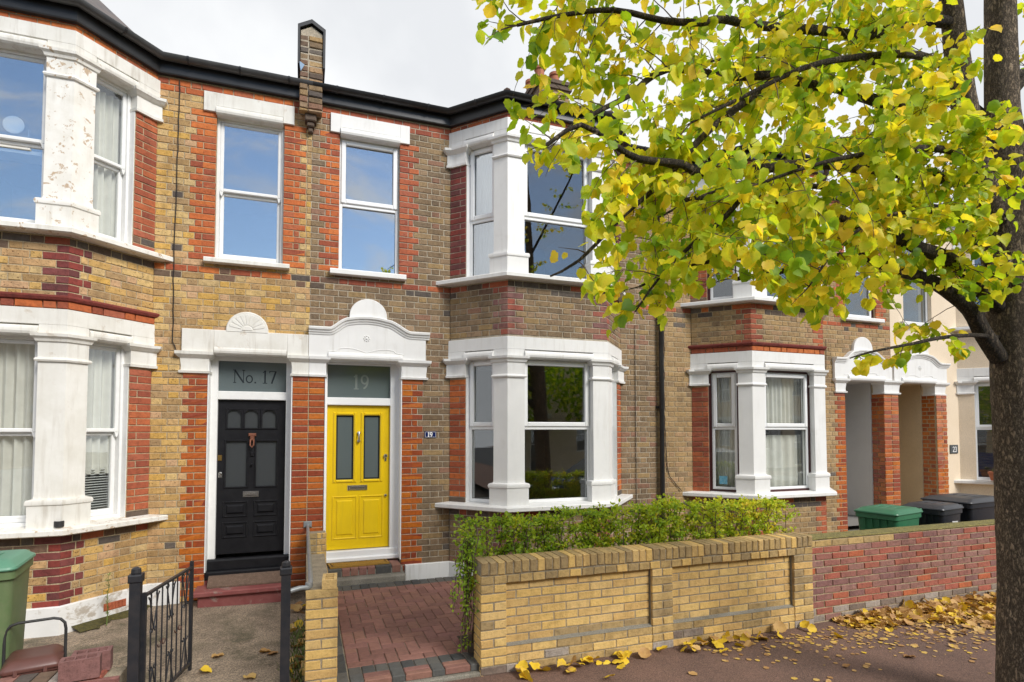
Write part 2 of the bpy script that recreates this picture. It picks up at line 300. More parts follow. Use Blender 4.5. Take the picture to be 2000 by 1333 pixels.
def leaf_mat(name, cols, trans=.35, rough=.5):
    m, N, L, b = nodes(name); o = N['Material Output']; r = rnd_socket(N, L); p = wpos(N)
    base = ramp(N, [(i/(len(cols)-1), c) for i, c in enumerate(cols)]); n = noise(N, L, p, 16, 3, .6)
    a = N.new('ShaderNodeMath'); a.operation = 'MULTIPLY_ADD'; L.new(n.outputs[0], a.inputs[0]); a.inputs[1].default_value = .5; 
    s = N.new('ShaderNodeMath'); s.operation = 'SUBTRACT'; L.new(r, s.inputs[0]); s.inputs[1].default_value = .25; L.new(s.outputs[0], a.inputs[2]); L.new(a.outputs[0], base.inputs[0])
    n2 = noise(N, L, p, 110, 2, .6); c = mixc(N, L, 'MULTIPLY', remap(N, L, n2.outputs[0], .62, .75, 0, .5), base.outputs[0], (.45,.3,.12))
    L.new(c, b.inputs['Base Color']); b.inputs['Roughness'].default_value = rough; b.inputs['Specular IOR Level'].default_value = .35
    t = N.new('ShaderNodeBsdfTranslucent'); L.new(mixc(N, L, 'MULTIPLY', 1, c, (1.25,1.2,.7)), t.inputs[0])
    mx = N.new('ShaderNodeMixShader'); mx.inputs[0].default_value = trans; L.new(b.outputs[0], mx.inputs[1]); L.new(t.outputs[0], mx.inputs[2]); L.new(mx.outputs[0], o.inputs[0]); return m
M['leaf'] = leaf_mat('autumn_leaf', [(.14,.29,.025),(.28,.46,.02),(.50,.62,.03),(.76,.72,.04),(.94,.74,.06),(.92,.66,.10)], .55)
M['hedgeleaf'] = leaf_mat('hedge_leaf', [(.16,.30,.035),(.30,.46,.035),(.46,.58,.04),(.62,.64,.05),(.78,.60,.07)], .45, .4)
M['fallen'] = leaf_mat('fallen_leaf', [(.20,.10,.04),(.36,.19,.07),(.50,.30,.11),(.58,.38,.13),(.70,.47,.03),(.76,.52,.04)], .1, .6)
def bark(name='tree_bark', g=1.):
    m, N, L, b = nodes(name); p = wpos(N)
    mp = N.new('ShaderNodeMapping'); mp.inputs['Scale'].default_value = (1,1,.38); L.new(p, mp.inputs[0])
    v = N.new('ShaderNodeTexVoronoi'); v.feature = 'DISTANCE_TO_EDGE'; v.inputs['Scale'].default_value = 40; n0 = noise(N, L, mp.outputs[0], 30, 6, .7)
    mv = N.new('ShaderNodeVectorMath'); mv.operation = 'MULTIPLY_ADD'; L.new(n0.outputs['Color'], mv.inputs[0]); mv.inputs[1].default_value = (.10,.10,.10); L.new(mp.outputs[0], mv.inputs[2]); L.new(mv.outputs[0], v.inputs['Vector'])
    n = noise(N, L, p, 9, 6, .65); n2 = noise(N, L, p, 60, 4, .7)
    c = mixc(N, L, 'MIX', remap(N, L, n.outputs[0], .3, .7), (.17*g,.125*g,.085*g), (.34*g,.26*g,.18*g))
    c = mixc(N, L, 'MIX', remap(N, L, n2.outputs[0], .58, .72, 0, .5), c, (.46*g,.40*g,.30*g))
    k = remap(N, L, v.outputs[0], 0, .30); c = mixc(N, L, 'MIX', remap(N, L, v.outputs[0], 0, .26, 0, 1), (.045*g,.034*g,.025*g), c)
    L.new(c, b.inputs['Base Color']); b.inputs['Roughness'].default_value = .95
    h = N.new('ShaderNodeMath'); h.operation = 'MULTIPLY_ADD'; L.new(n2.outputs[0], h.inputs[0]); h.inputs[1].default_value = .35; L.new(k, h.inputs[2]); bump(N, L, b, h.outputs[0], .9, .014); return m
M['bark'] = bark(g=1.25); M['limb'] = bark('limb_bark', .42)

# ------------------------------------------------------------------ bricks
G, CP, CB, JT = -.10, .0813, -.115, .0105
def lay(out, fr, ua, ub, za, zb, ty, holes=(), quoins=(), key='wall', d=0., bond='flemish', ph=0., jit=.0015, cp=CP, cb=CB, st=.225, hd=.107, single=None):
    k0 = int(math.floor((za-cb)/cp))-1; k1 = int(math.ceil((zb-cb)/cp))+1
    for k in range(k0, k1):
        z0 = max(za, cb+k*cp); z1 = min(zb, cb+(k+1)*cp-JT)
        if z1-z0 < .026: continue
        zm = (z0+z1)/2; iv = [(ua, ub)]
        def sub(a, b):
            nonlocal iv
            n = []
            for p, q in iv:
                if b <= p or a >= q: n.append((p, q)); continue
                if a-p > .012: n.append((p, a))
                if q-b > .012: n.append((b, q))
            iv = n
        for h in holes:
            if h[2]-.012 < zm < h[3]+.012: sub(h[0], h[1])
        for (e, s, q0, q1, t, wa, wb) in quoins:
            if not (q0 < zm < q1): continue
            wd = wa if k % 2 else wb
            a, b = (e, e+wd) if s > 0 else (e-wd, e)
            sub(a-(JT if s < 0 else 0), b+(JT if s > 0 else 0))
            tt = t(zm) if callable(t) else t
            if k % 2 or wd < .14: out.append((fr, a, b, z0, z1, tt, key, d))
            else:
                m = e+s*wd*.62; x = sorted((e, m)); y = sorted((m+s*JT, e+s*wd))
                out.append((fr, x[0], x[1], z0, z1, tt, key, d)); out.append((fr, y[0], y[1], z0, z1, tt, key, d))
        if bond == 'flemish': per = st+hd+2*JT; seq = (st, hd)
        else: per = st+JT; seq = (st,)
        off = ph+(per*.5 if k % 2 else 0)
        for p, q in iv:
            u = math.floor((p-off)/per)*per+off; pcs = []; i = 0
            while u < q:
                a = u; b = u+seq[i % len(seq)]; u = b+JT; i += 1
                a2, b2 = max(a, p), min(b, q)
                if b2-a2 > .004: pcs.append([a2, b2])
            if len(pcs) > 1 and pcs[0][1]-pcs[0][0] < .05: pcs[1][0] = pcs[0][0]; pcs.pop(0)
            if len(pcs) > 1 and pcs[-1][1]-pcs[-1][0] < .05: pcs[-2][1] = pcs[-1][1]; pcs.pop()
            for a, b in pcs: out.append((fr, a, b, z0, z1, ty((a+b)/2, zm, k), key, d))
_bm = {}
def brick_mesh(name, l, h, m, dp=.03, c=.0042):
    k = (name, round(l/.004), round(h/.003), m.name, random.randrange(3))
    if k not in _bm:
        q = MB(); f = Fr((0,0,0),(1,0,0),(0,-1,0)); q.cbox(f, -l/2, l/2, -dp, 0, -h/2, h/2, c, j=.003)
        me = bpy.data.meshes.new(name); me.from_pydata(q.v, [], q.f); me.materials.append(m); me.update(); _bm[k] = me
    return _bm[k]
def place_bricks(specs, parents, root, name='brick', limit=300, dp=.03):
    """the ones that show largest become parts of their own, the rest one mesh"""
    sc = []
    for s in specs:
        fr, a, b, z0, z1, t, key, d = s; c = fr.p((a+b)/2, d, (z0+z1)/2); x, y, zc = proj(c)
        vis = -20 < x < 2020 and -20 < y < 1353
        to = (CAM-V(c)); cosv = to.normalized().dot(fr.n)
        sc.append(((b-a)*(z1-z0)*max(cosv, .01)/max(zc, .3)**2 if vis and cosv > 0 else 0, s, c, vis))
    sc.sort(key=lambda q: -q[0]); n = 0; rest = MB(); ms = []
    for ar, s, c, vis in sc:
        fr, a, b, z0, z1, t, key, d = s; r = random.uniform(.01, .995)
        if n < limit and vis and ar > 0:
            o = bpy.data.objects.new(name, brick_mesh(name, b-a, z1-z0, M[t], dp)); o.location = c
            o.rotation_euler[2] = math.atan2(fr.u.y, fr.u.x)+random.gauss(0, .004); o['rnd'] = r; link(o, parents[key]); n += 1
        else:
            if t not in ms: ms.append(t)
            rest.cbox(fr, a, b, d-dp, d+random.uniform(-.002,.002), z0, z1, .0055, r, ms.index(t), .0015)
    if rest.f: build(name+'work', rest, [M[t] for t in ms], root, kind='stuff', recalc=False)
def cells(mb, fr, ua, ub, za, zb, d0, d1, holes):
    us = sorted({ua, ub}|{max(ua, min(ub, h[i])) for h in holes for i in (0,1)}); zs = sorted({za, zb}|{max(za, min(zb, h[i])) for h in holes for i in (2,3)})
    for i in range(len(us)-1):
        run = None
        for j in range(len(zs)-1):
            um, zm = (us[i]+us[i+1])/2, (zs[j]+zs[j+1])/2
            solid = us[i+1]-us[i] > 1e-4 and zs[j+1]-zs[j] > 1e-4 and not any(h[0] < um < h[1] and h[2] < zm < h[3] for h in holes)
            if solid: run = [run[0] if run else zs[j], zs[j+1]]
            if run and (not solid or j == len(zs)-2): mb.box(fr, us[i], us[i+1], d0, d1, run[0], run[1]); run = None

# ------------------------------------------------------------------ bays
BX, BF, BD = 1.37, .75, .68; CL = math.hypot(BX-BF, BD)
def bayp(cx, d): return [(cx-BX-1.354*d, 0), (cx-BF-.442*d, -BD-d), (cx+BF+.442*d, -BD-d), (cx+BX+1.354*d, 0)]
def bay_frames(cx):
    return (Fr((cx-BX,0,0), (BX-BF,-BD,0), (-BD,-(BX-BF),0)), Fr((cx-BF,-BD,0), (1,0,0), (0,-1,0)), Fr((cx+BF,-BD,0), (BX-BF,BD,0), (BD,-(BX-BF),0)))
def sweep(mb, pf, prof, r=0., m=0):
    rows = [[(x, y, z) for x, y in pf(d)] for d, z in prof]; n = len(rows[0]); k = len(prof); vs = [p for q in rows for p in q]; fs = []
    for i in range(k):
        j = (i+1) % k
        for a in range(n-1): fs.append((i*n+a, i*n+a+1, j*n+a+1, j*n+a))
    fs += [tuple(i*n for i in range(k)), tuple(i*n+n-1 for i in range(k))[::-1]]
    mb.add(vs, fs, r, m); return mb
def straight(mb, fr, u0, u1, prof, r=0., m=0):
    n = len(prof); vs = [fr.p(u0, d, z) for d, z in prof]+[fr.p(u1, d, z) for d, z in prof]
    mb.add(vs, [(i, (i+1)%n, n+(i+1)%n, n+i) for i in range(n)]+[tuple(range(n))[::-1], tuple(range(n, 2*n))], r, m); return mb
ROLL = lambda z: [(-.09,z+.106),(.018,z+.106),(.030,z+.10),(.040,z+.088),(.046,z+.07),(.048,z+.045),(.040,z+.02),(.022,z+.004),(-.09,z)]
def pilaster(cx, side, z0, z1):
    """angled corner pilaster wrapped round a bay corner, with base, shaft, neck ring and flared capital"""
    fl, ff, fr = bay_frames(cx); rings = []
    secs = [(z0,.05,.045),(z0+.225,.05,.045),(z0+.235,.062,.058),(z0+.262,.066,.06),(z0+.285,.058,.05),(z0+.298,.022,.004),(z0+.33,.018,0),
            (z1-.29,.014,0),(z1-.285,.034,.02),(z1-.268,.042,.028),(z1-.25,.034,.02),(z1-.243,.018,.002),(z1-.085,.02,.004),(z1-.078,.036,.02),(z1-.05,.045,.03),(z1-.03,.07,.052),(z1,.074,.056)]
    for z, d, w in secs:
        k = -.442*d
        if side < 0: ring = [fl.p(CL-.205-w, d, z), (cx-BF-.442*d, -BD-d, z), ff.p(.235+w, d, z), ff.p(.235+w, -.1, z), (cx-BF+.0442, -BD+.1, z), fl.p(CL-.205-w, -.1, z)]
        else: ring = [ff.p(2*BF-.235-w, d, z), (cx+BF+.442*d, -BD-d, z), fr.p(.205+w, d, z), fr.p(.205+w, -.1, z), (cx+BF-.0442, -BD+.1, z), ff.p(2*BF-.235-w, -.1, z)]
        rings.append(ring)
    return MB().loft(rings)
def wall_capital(cx, side, z0, z1):
    fl, ff, fr = bay_frames(cx); rings = []
    for t, d, w in ((0,.03,.012),(.03,.034,.016),(.036,.016,0),(.70,.016,.0),(.74,.034,.02),(.80,.045,.03),(.88,.07,.05),(1,.074,.055)):
        z = z0+(z1-z0)*t if t not in (.03,.036) else z0+t
        if side < 0: q = [(cx-BX-.05-w, .05, z), (cx-BX-.05-w, -d, z), fl.p(.06, d, z), fl.p(.262+w, d, z), fl.p(.262+w, -.1, z), (cx-BX+.1, .05, z)]
        else: q = [(cx+BX-.1, .05, z), fr.p(CL-.262-w, -.1, z), fr.p(CL-.262-w, d, z), fr.p(CL-.06, d, z), (cx+BX+.05+w, -d, z), (cx+BX+.05+w, .05, z)]
        rings.append(q)
    return MB().loft(rings)
def window(parent, fr, u0, u1, z0, z1, rec, style, split, glass, frame, outer=None):
    P = MB(); b = rec
    if outer:
        q = MB()
        for a, c, e, f in ((u0,u0+.035,z0,z1),(u1-.035,u1,z0,z1),(u0+.035,u1-.035,z1-.035,z1),(u0+.035,u1-.035,z0,z0+.03)): q.box(fr, a, c, -b-.09, -b+.012, e, f)
    U0, U1, Z0, Z1 = (u0+.035, u1-.035, z0+.03, z1-.035) if outer else (u0, u1, z0, z1)
    def ring(a0, a1, c0, c1, w, d0, d1, ch=.006):
        P.cbox(fr, a0, a0+w, d0, d1, c0, c1, ch); P.cbox(fr, a1-w, a1, d0, d1, c0, c1, ch)
        P.cbox(fr, a0+w, a1-w, d0, d1-.001, c0, c0+w, ch); P.cbox(fr, a0+w, a1-w, d0, d1-.001, c1-w, c1, ch)
    panes = []
    if style == 'upvc':
        ring(U0, U1, Z0, Z1, .045, -b-.075, -b); P.cbox(fr, U0+.045, U1-.045, -b-.075, -b-.001, split-.03, split+.03, .006)
        ring(U0+.022, U1-.022, split+.012, Z1-.02, .062, -b-.05, -b+.02, .01)
        panes = [(U0+.084, U1-.084, split+.072, Z1-.08, -b-.02), (U0+.045, U1-.045, Z0+.045, split-.03, -b-.03)]
    else:
        ring(U0, U1, Z0, Z1, .035, -b-.12, -b, .004)
        ring(U0+.035, U1-.035, split-.02, Z1-.035, .042, -b-.05, -b-.015, .008)
        P.cbox(fr, U0+.035, U1-.035, -b-.105, -b-.055, split-.045, split+.012, .005)
        ring(U0+.036, U1-.036, Z0+.035, split-.012, .045, -b-.10, -b-.058, .008); P.cbox(fr, U0+.08, U1-.08, -b-.10, -b-.06, Z0+.075, Z0+.105, .006)
        for s in (U0+.037, U1-.077): P.prism(fr, [(s,split-.02),(s+.04,split-.02),(s+.032,split-.06),(s+.02,split-.08),(s+.008,split-.06)], -b-.05, -b-.017)
        panes = [(U0+.077, U1-.077, split+.022, Z1-.077, -b-.03), (U0+.08, U1-.08, Z0+.105, split-.045, -b-.08)]
    o = build('window', P, M[frame], parent)
    if outer: build('outer_frame', q, M[outer], o)
    for k, (a, c, e, f, d) in enumerate(panes):
        build('pane', MB().box(fr, a-.01, c+.01, d-.004, d, e-.01, f+.01), M[glass], o)
        if style == 'upvc':
            s = MB()
            for A in ((a-.004,a+.004,e,f),(c-.004,c+.004,e,f),(a,c,e-.004,e+.004),(a,c,f-.004,f+.004)): s.box(fr, A[0], A[1], d, d+.006, A[2], A[3])
            build('glazing_gasket', s, M['gasket'], o)
    return o
def stroke(mb, fr, pts, w, d0, d1):
    for i in range(len(pts)-1):
        (a, b), (c, e) = pts[i], pts[i+1]; l = math.hypot(c-a, e-b) or 1e-6; x, y = -(e-b)/l*w/2, (c-a)/l*w/2; ex, ey = (c-a)/l*w*.2, (e-b)/l*w*.2
        mb.prism(fr, [(a+x-ex,b+y-ey),(a-x-ex,b-y-ey),(c-x+ex,e-y+ey),(c+x+ex,e+y+ey)], d0, d1+i*.00002)
def arc(cx, cz, rx, rz, a0, a1, n=14): return [(cx+rx*math.cos(R(a0+(a1-a0)*i/n)), cz+rz*math.sin(R(a0+(a1-a0)*i/n))) for i in range(n+1)]
def glyph(mb, fr, ch, x, z, h, w, d0, d1, serif=True):
    t = w; q = lambda *p: stroke(mb, fr, [(x+a*h, z+b*h) for a, b in p], t, d0, d1)
    th = lambda *p: stroke(mb, fr, [(x+a*h, z+b*h) for a, b in p], t*.45, d0, d1+.0003)
    if ch == 'N': th((.08,0),(.08,1)); q((.08,1),(.72,0)); th((.72,0),(.72,1)); [th((a-.1,b),(a+.1,b)) for a, b in ((.08,0),(.06,1),(.72,1))]; return .86
    if ch == 'o': stroke(mb, fr, arc(x+.28*h, z+.30*h, .22*h, .28*h, 0, 360, 22), t*.75, d0, d1); return .62
    if ch == '.': q((.06,.03),(.14,.03)); return .30
    if ch == '1': q((.22,0),(.22,1)); th((.22,1),(.06,.84)); th((.06,0),(.38,0)) if serif else None; return .52
    if ch == '7': th((.04,.97),(.52,.97)); th((.04,.97),(.04,.84)); q((.5,.97),(.2,0)); return .58
    if ch == '9': stroke(mb, fr, arc(x+.28*h, z+.68*h, .22*h, .29*h, 0, 360, 22), t*.8, d0, d1); stroke(mb, fr, arc(x+.1*h, z+.62*h, .40*h, .60*h, 0, -72, 10), t*.8, d0, d1+.0003); return .6
    if ch == '2': stroke(mb, fr, arc(x+.27*h, z+.73*h, .23*h, .25*h, 170, -40, 12)+[(x+.04*h, z+.03*h)], t, d0, d1); q((.03,.03),(.54,.03)); return .62
    if ch == '3': stroke(mb, fr, arc(x+.25*h, z+.75*h, .21*h, .23*h, 150, -90, 12), t, d0, d1); stroke(mb, fr, arc(x+.25*h, z+.26*h, .24*h, .26*h, 90, -150, 12), t, d0, d1+.0003); return .6
    return .3
def text(mb, fr, s, x, z, h, w, d0, d1, serif=True):
    for c in s: x += (glyph(mb, fr, c, x, z, h, w, d0, d1, serif) if c != ' ' else .3)*h
    return x

# ------------------------------------------------------------------ houses
def gutter_path(cx, xa, xb):
    def f(d):
        b = bayp(cx, d); t = d/BD
        # cut the cant where it meets the straight eaves line at y = -d0
        def cut(p, q, y): k = (y-p[1])/(q[1]-p[1]); return (p[0]+(q[0]-p[0])*k, y)
        return [(xa, -d), cut(b[0], b[1], -d), b[1], b[2], cut(b[3], b[2], -d), (xb, -d)]
    return f
def half_round(c, z, r, n=9): 
    o = [(c+r*math.cos(a), z+r*math.sin(a)) for a in (math.pi+math.pi*i/n for i in range(n+1))]
    return o+[(c+r*.86, z), (c-r*.86, z)][::1]
def make_house(no, cx, xa, xb, label, stock, mortar, white, bandt, topt, corner, jamb_lo, jamb_hi, string, gut, style, frame, outer, glass_lo, glass_hi, faces, holes, quoins, extra_lay=(), full_bay=True, render=None, peel=None):
    root = thing('terraced_house', ((xa+xb)/2, 0, G), label, 'house', 'terraced houses in the row'); H = {'root': root}; specs = []
    wall = MB()
    for (a, b, z0, z1) in faces: cells(wall, WALL, a, b, z0, z1, -.26, -.007 if not render else 0., holes)
    H['wall'] = build('wall', wall, M[mortar], root)
    def ty(u, z, k):
        if 3.86 < z < 3.955: return random.choice([bandt, bandt, bandt, 'dark'])
        if z > 6.06: return topt
        if 3.78 < z < 3.86 and random.random() < .3: return 'dark'
        if z > 5.9 or z < .75:
            if random.random() < .05: return 'dark'
        return stock if random.random() > .012 else 'dark'
    if not render:
        for (a, b, z0, z1) in faces: lay(specs, WALL, a, b, z0, z1, ty, holes, quoins)
    for e in extra_lay: e(specs)
    fl, ff, fr = bay_frames(cx); ZB0, ZB1 = (3.33, 3.95) if string else (3.195, 3.95)
    core = MB()
    dd = -.007 if not render else 0.
    for z0, z1 in ((G-.1, .875), (3.18, 3.96), (6.15, 6.30)): sweep(core, lambda d: bayp(cx, d), [(-.24, z0), (dd, z0), (dd, z1), (-.24, z1)])
    for f, u0, u1 in ((fl, -.02, .262), (fr, CL-.262, CL+.02)):
        for z0, z1 in ((.93, 2.70), (4.05, 5.67)): core.box(f, u0, u1, -.20, dd, z0, z1)
    H['bay'] = bay = build('bay_wall', core, M[mortar], root)
    if not render:
        def tb(u, z, k):
            if z > 6.1: return topt
            if z > 3.865 or .785 < z < .87: return random.choice([bandt, 'dark', 'dark'])
            if z > 3.78 and random.random() < .5: return 'dark'
            if .70 < z < .8 and random.random() < .5: return 'dark'
            return stock
        C1, C2 = .225, .107
        for z0, z1 in ((G, .87), (ZB0, 3.95), (6.165, 6.262)):
            qz = (z0, z1 if z1 < 3 else 3.86) if z1 < 6 else (0, 0)
            lay(specs, ff, 0, 2*BF, z0, z1, tb, (), [(0, 1, *qz, corner, C1, C2), (2*BF, -1, *qz, corner, C1, C2)], 'bay', ph=.05)
            lay(specs, fl, 0, CL, z0, z1, tb, (), [(CL, -1, *qz, corner, C2, C1)], 'bay', ph=.11)
            lay(specs, fr, 0, CL, z0, z1, tb, (), [(0, 1, *qz, corner, C2, C1)], 'bay', ph=.02)
        for z0, z1, t in ((.935, 2.67, jamb_lo), (4.055, 5.65, jamb_hi)):
            for f, e, s in ((fl, 0., 1), (fr, CL, -1)):
                a, b = (0, .256) if s > 0 else (CL-.256, CL)
                jt = lambda z, t=t, z0=z0: 'dark' if z < z0+.12 and random.random() < .6 else t
                lay(specs, f, a, b, z0, z1, lambda u, z, k, t=t: t, (), [(e, s, z0-1, z1+1, jt, .256, .256)], 'bay')
        if string:
            for f, u0, u1 in ((fl, -.01, CL+.005), (ff, -.005, 2*BF+.005), (fr, -.005, CL+.01)):
                lay(specs, f, u0, u1, 3.195, 3.268, lambda u, z, k: random.choice(['orange','orange','red']), (), (), 'bay', d=.016, cb=3.195, cp=.0835)
    else:
        pass
    if string:
        sweep_m = MB(); sweep(sweep_m, lambda d: bayp(cx, d), [(-.05,3.272),(.022,3.272),(.036,3.28),(.05,3.305),(.05,3.322),(.03,3.33),(-.05,3.334)])
        build('string_course', sweep_m, M['purple'], root)
    # painted stone: sills, friezes, heads, pilasters, capitals
    for (zs, zf, zt, rec) in ((.87, 2.925, 3.19, .09), (3.955, 5.905, 6.16, .09)):
        m = MB(); sweep(m, lambda d: bayp(cx, d), [(-.20,zs),(.125,zs),(.15,zs+.012),(.15,zs+.056),(.142,zs+.066),(-.02,zs+.082),(-.20,zs+.085)]); build('sill', m, M[white if not peel else 'peel'], root)
        m = MB(); sweep(m, lambda d: bayp(cx, d), [(-.22,zf+.098),(.012,zf+.098),(.016,zf+.101),(.016,zt-.004),(.010,zt),(-.22,zt)])
        Zl, Zh = zf-.02, zf+.0975
        for f, u0, u1 in ((fl, .25, CL-.195), (ff, .225, 2*BF-.225), (fr, .195, CL-.25)): m.box(f, u0, u1, -.22, -.04, Zl, Zh)
        for s in (-1, 1):
            rg = []
            for z in (Zl, Zh):
                d_ = .016; k_ = cx+s*(BF+.442*d_)
                if s < 0: rg.append([fl.p(CL-.205, d_, z), (k_, -BD-d_, z), ff.p(.235, d_, z), ff.p(.235, -.2, z), (cx-BF+.0884, -BD+.2, z), fl.p(CL-.205, -.2, z)])
                else: rg.append([ff.p(2*BF-.235, d_, z), (k_, -BD-d_, z), fr.p(.205, d_, z), fr.p(.205, -.2, z), (cx+BF-.0884, -BD+.2, z), ff.p(2*BF-.235, -.2, z)])
            m.loft(rg); f = fl if s < 0 else fr; a_, b_ = (-.0217, .255) if s < 0 else (CL-.255, CL+.0217); m.box(f, a_, b_, -.1, .016, Zl, Zh)
        build('frieze', m, M[white], root)
        for f, u0, u1 in ((fl, .256, CL-.206), (ff, .2355, 2*BF-.2355), (fr, .206, CL-.256)):
            build('head_moulding', straight(MB(), f, u0, u1, ROLL(zf-.025)), M[white], root)
        for s in (-1, 1):
            build('pilaster', pilaster(cx, s, zs+.075, zf+.002), M[peel if (peel and zs > 3) else white], root, smooth=30)
            build('capital', wall_capital(cx, s, zf-.26, zf+.002), M[white], root, smooth=30)
        lo = zs < 2; g = glass_lo if lo else glass_hi; sp = (zs+.075+zf-.06)/2+.03
        if style == 'upvc': sp = zs+1.105 if lo else zs+.905
        window(root, ff, .232, 2*BF-.232, zs+.083, zf-.02, rec, style, sp, g[0], frame, outer)
        window(root, fl, .262, CL-.20, zs+.083, zf-.02, rec, style, sp, g[1], frame, outer)
        window(root, fr, .20, CL-.262, zs+.083, zf-.02, rec, style, sp, g[1], frame, outer)
    for z0, z1 in ((.94, 2.70), (4.03, 5.68)):
        for f, u0, u1 in ((fl, .2622, .270), (fr, CL-.270, CL-.2622)): build('jamb_lining', MB().box(f, u0, u1, -.17, -.012, z0, z1), M[frame if not outer else outer], root)
    # fascia, gutter, roof
    gp = gutter_path(cx, xa, xb)
    m = MB(); sweep(m, gp, [(-.10,6.235),(.055,6.235),(.06,6.25),(.06,6.43),(-.10,6.43)]); build('fascia', m, M['gutter'], root)
    m = MB(); sweep(m, gp, half_round(.125, 6.42, .062)); gu = build('gutter', m, M[gut], root, smooth=50)
    pts = gp(.125)
    m = MB(); wk = []
    for i in range(len(pts)-1):
        (x0, y0), (x1, y1) = pts[i], pts[i+1]; l = math.hypot(x1-x0, y1-y0); n = max(1, int(l/.55))
        for j in range(n):
            t = (j+.5)/n; t0 = .012/l
            q0 = V((x0+(x1-x0)*(t-t0), y0+(y1-y0)*(t-t0), 6.42)); q1 = V((x0+(x1-x0)*(t+t0), y0+(y1-y0)*(t+t0), 6.42)); wk.append((q0, q1))
    for q0, q1 in wk:
        u = (q1-q0).normalized(); nn = V((u.y, -u.x, 0))
        rr = [[tuple(q+nn*(.070*math.cos(a))+V((0,0,.070*math.sin(a)))) for a in (math.pi+math.pi*i/8 for i in range(9))]+[tuple(q+nn*.05), tuple(q-nn*.05)] for q in (q0, q1)]
        build('gutter_clip', MB().loft(rr), M['gutter'], gu)
    roof = MB(); rz = lambda y: 6.42+(y+.12)*.50
    p = gp(.10); apex = 1.35
    main = [(xa,-.10,6.45),(xb,-.10,6.45),(xb,4.6,rz(4.6)),(xa,4.6,rz(4.6))]
    roof.add([*main, *[(x,y,z-.06) for x,y,z in main]], [(0,1,2,3),(7,6,5,4),(0,1,5,4),(1,2,6,5),(2,3,7,6),(3,0,4,7)])
    roof.add([(xa,4.6,rz(4.6)),(xb,4.6,rz(4.6)),(xb,9.3,6.44),(xa,9.3,6.44)], [(0,1,2,3)])
    H['roof'] = build('roof', roof, M['slate'], root)
    k = 1.25 if no == 17 else .42; br = MB(); top = [(cx-.25, .55, 6.45+k*.95), (cx+.25, .55, 6.45+k*.95)]
    e = [(x, y, 6.45) for x, y in gp(.09)[1:5]]; e[0] = (e[0][0], .1, 6.47); e[3] = (e[3][0], .1, 6.47)
    br.add([*e, *top], [(0,1,4),(1,2,5,4),(2,3,5)]); build('bay_roof', br, M['slate'], root, recalc=False)
    hips = MB()
    for a, b in ((e[1], top[0]), (e[2], top[1])): hips.tube([a, b], .055, 7)
    build('hip_tile', hips, M['rooftile'], root, smooth=40)
    t = MB()
    for i in range(16):
        y0 = -.13+i*.20
        if y0 > 3: break
        n = int((xb-xa)/.19)
        for j in range(n):
            x0 = xa+j*.19+.004; z0, z1 = rz(y0)+.022+random.uniform(0,.004), rz(y0+.23)+.010
            if abs(x0+.09-cx) < BX-.1 and y0 < .7: continue
            t.add([(x0,y0,z0),(x0+.182,y0,z0),(x0+.182,y0+.23,z1),(x0,y0+.23,z1),(x0,y0,z0-.016),(x0+.182,y0,z0-.016)], [(0,1,2,3),(0,1,5,4)])
    build('roof_tiles', t, M['rooftile'], H['roof'], kind='stuff', recalc=False)
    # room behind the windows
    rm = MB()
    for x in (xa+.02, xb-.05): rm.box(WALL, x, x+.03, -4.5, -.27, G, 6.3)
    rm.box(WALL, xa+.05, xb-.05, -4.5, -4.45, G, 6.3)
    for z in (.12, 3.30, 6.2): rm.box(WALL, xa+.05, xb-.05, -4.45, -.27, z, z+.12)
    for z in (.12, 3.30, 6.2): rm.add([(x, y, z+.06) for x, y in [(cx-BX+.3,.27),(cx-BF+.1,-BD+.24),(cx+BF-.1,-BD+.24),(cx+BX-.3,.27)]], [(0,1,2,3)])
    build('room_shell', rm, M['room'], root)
    place_bricks(specs, {'wall': H['wall'], 'bay': bay, 'pillar': H['wall']}, root)
    return H
def lintel(root, x0, x1, r0, r1, z0, z1, mat):
    m = MB(); m.cbox(WALL, x0, r0, -.05, .03, z0, z1, .004); m.cbox(WALL, r1, x1, -.05, .03, z0, z1, .004); m.cbox(WALL, r0, r1, -.05, .0295, z0+.075, z1, .004)
    o = build('lintel', m, M[mat], root); build('head_moulding', straight(MB(), WALL, r0+.002, r1-.002, [(d+.014, z) for d, z in ROLL(z0-.035)]), M[mat], o)
def sill(root, x0, x1, z0, z1, mat):
    straight(m := MB(), WALL, x0, x1, [(-.12,z0),(.075,z0),(.09,z0+.008),(.09,z1-.012),(.08,z1),(-.12,z1+.012)]); build('sill', m, M[mat], root)
def door_capital(root, x0, x1, mat, z0=2.63, z1=2.89, sides=(1,1), name='capital', dmul=1.):
    rings = []
    for t, d, w in ((0,.03,.022),(.10,.036,.026),(.13,.014,.002),(.30,.012,.0),(.68,.02,.012),(.74,.04,.034),(.86,.07,.06),(1,.074,.064)):
        z = z0+(z1-z0)*t; rings.append([(x0-w*sides[0], .22, z), (x0-w*sides[0], -d*dmul, z), (x1+w*sides[1], -d*dmul, z), (x1+w*sides[1], .22, z)])
    build(name, MB().loft(rings), M[mat], root, smooth=30)
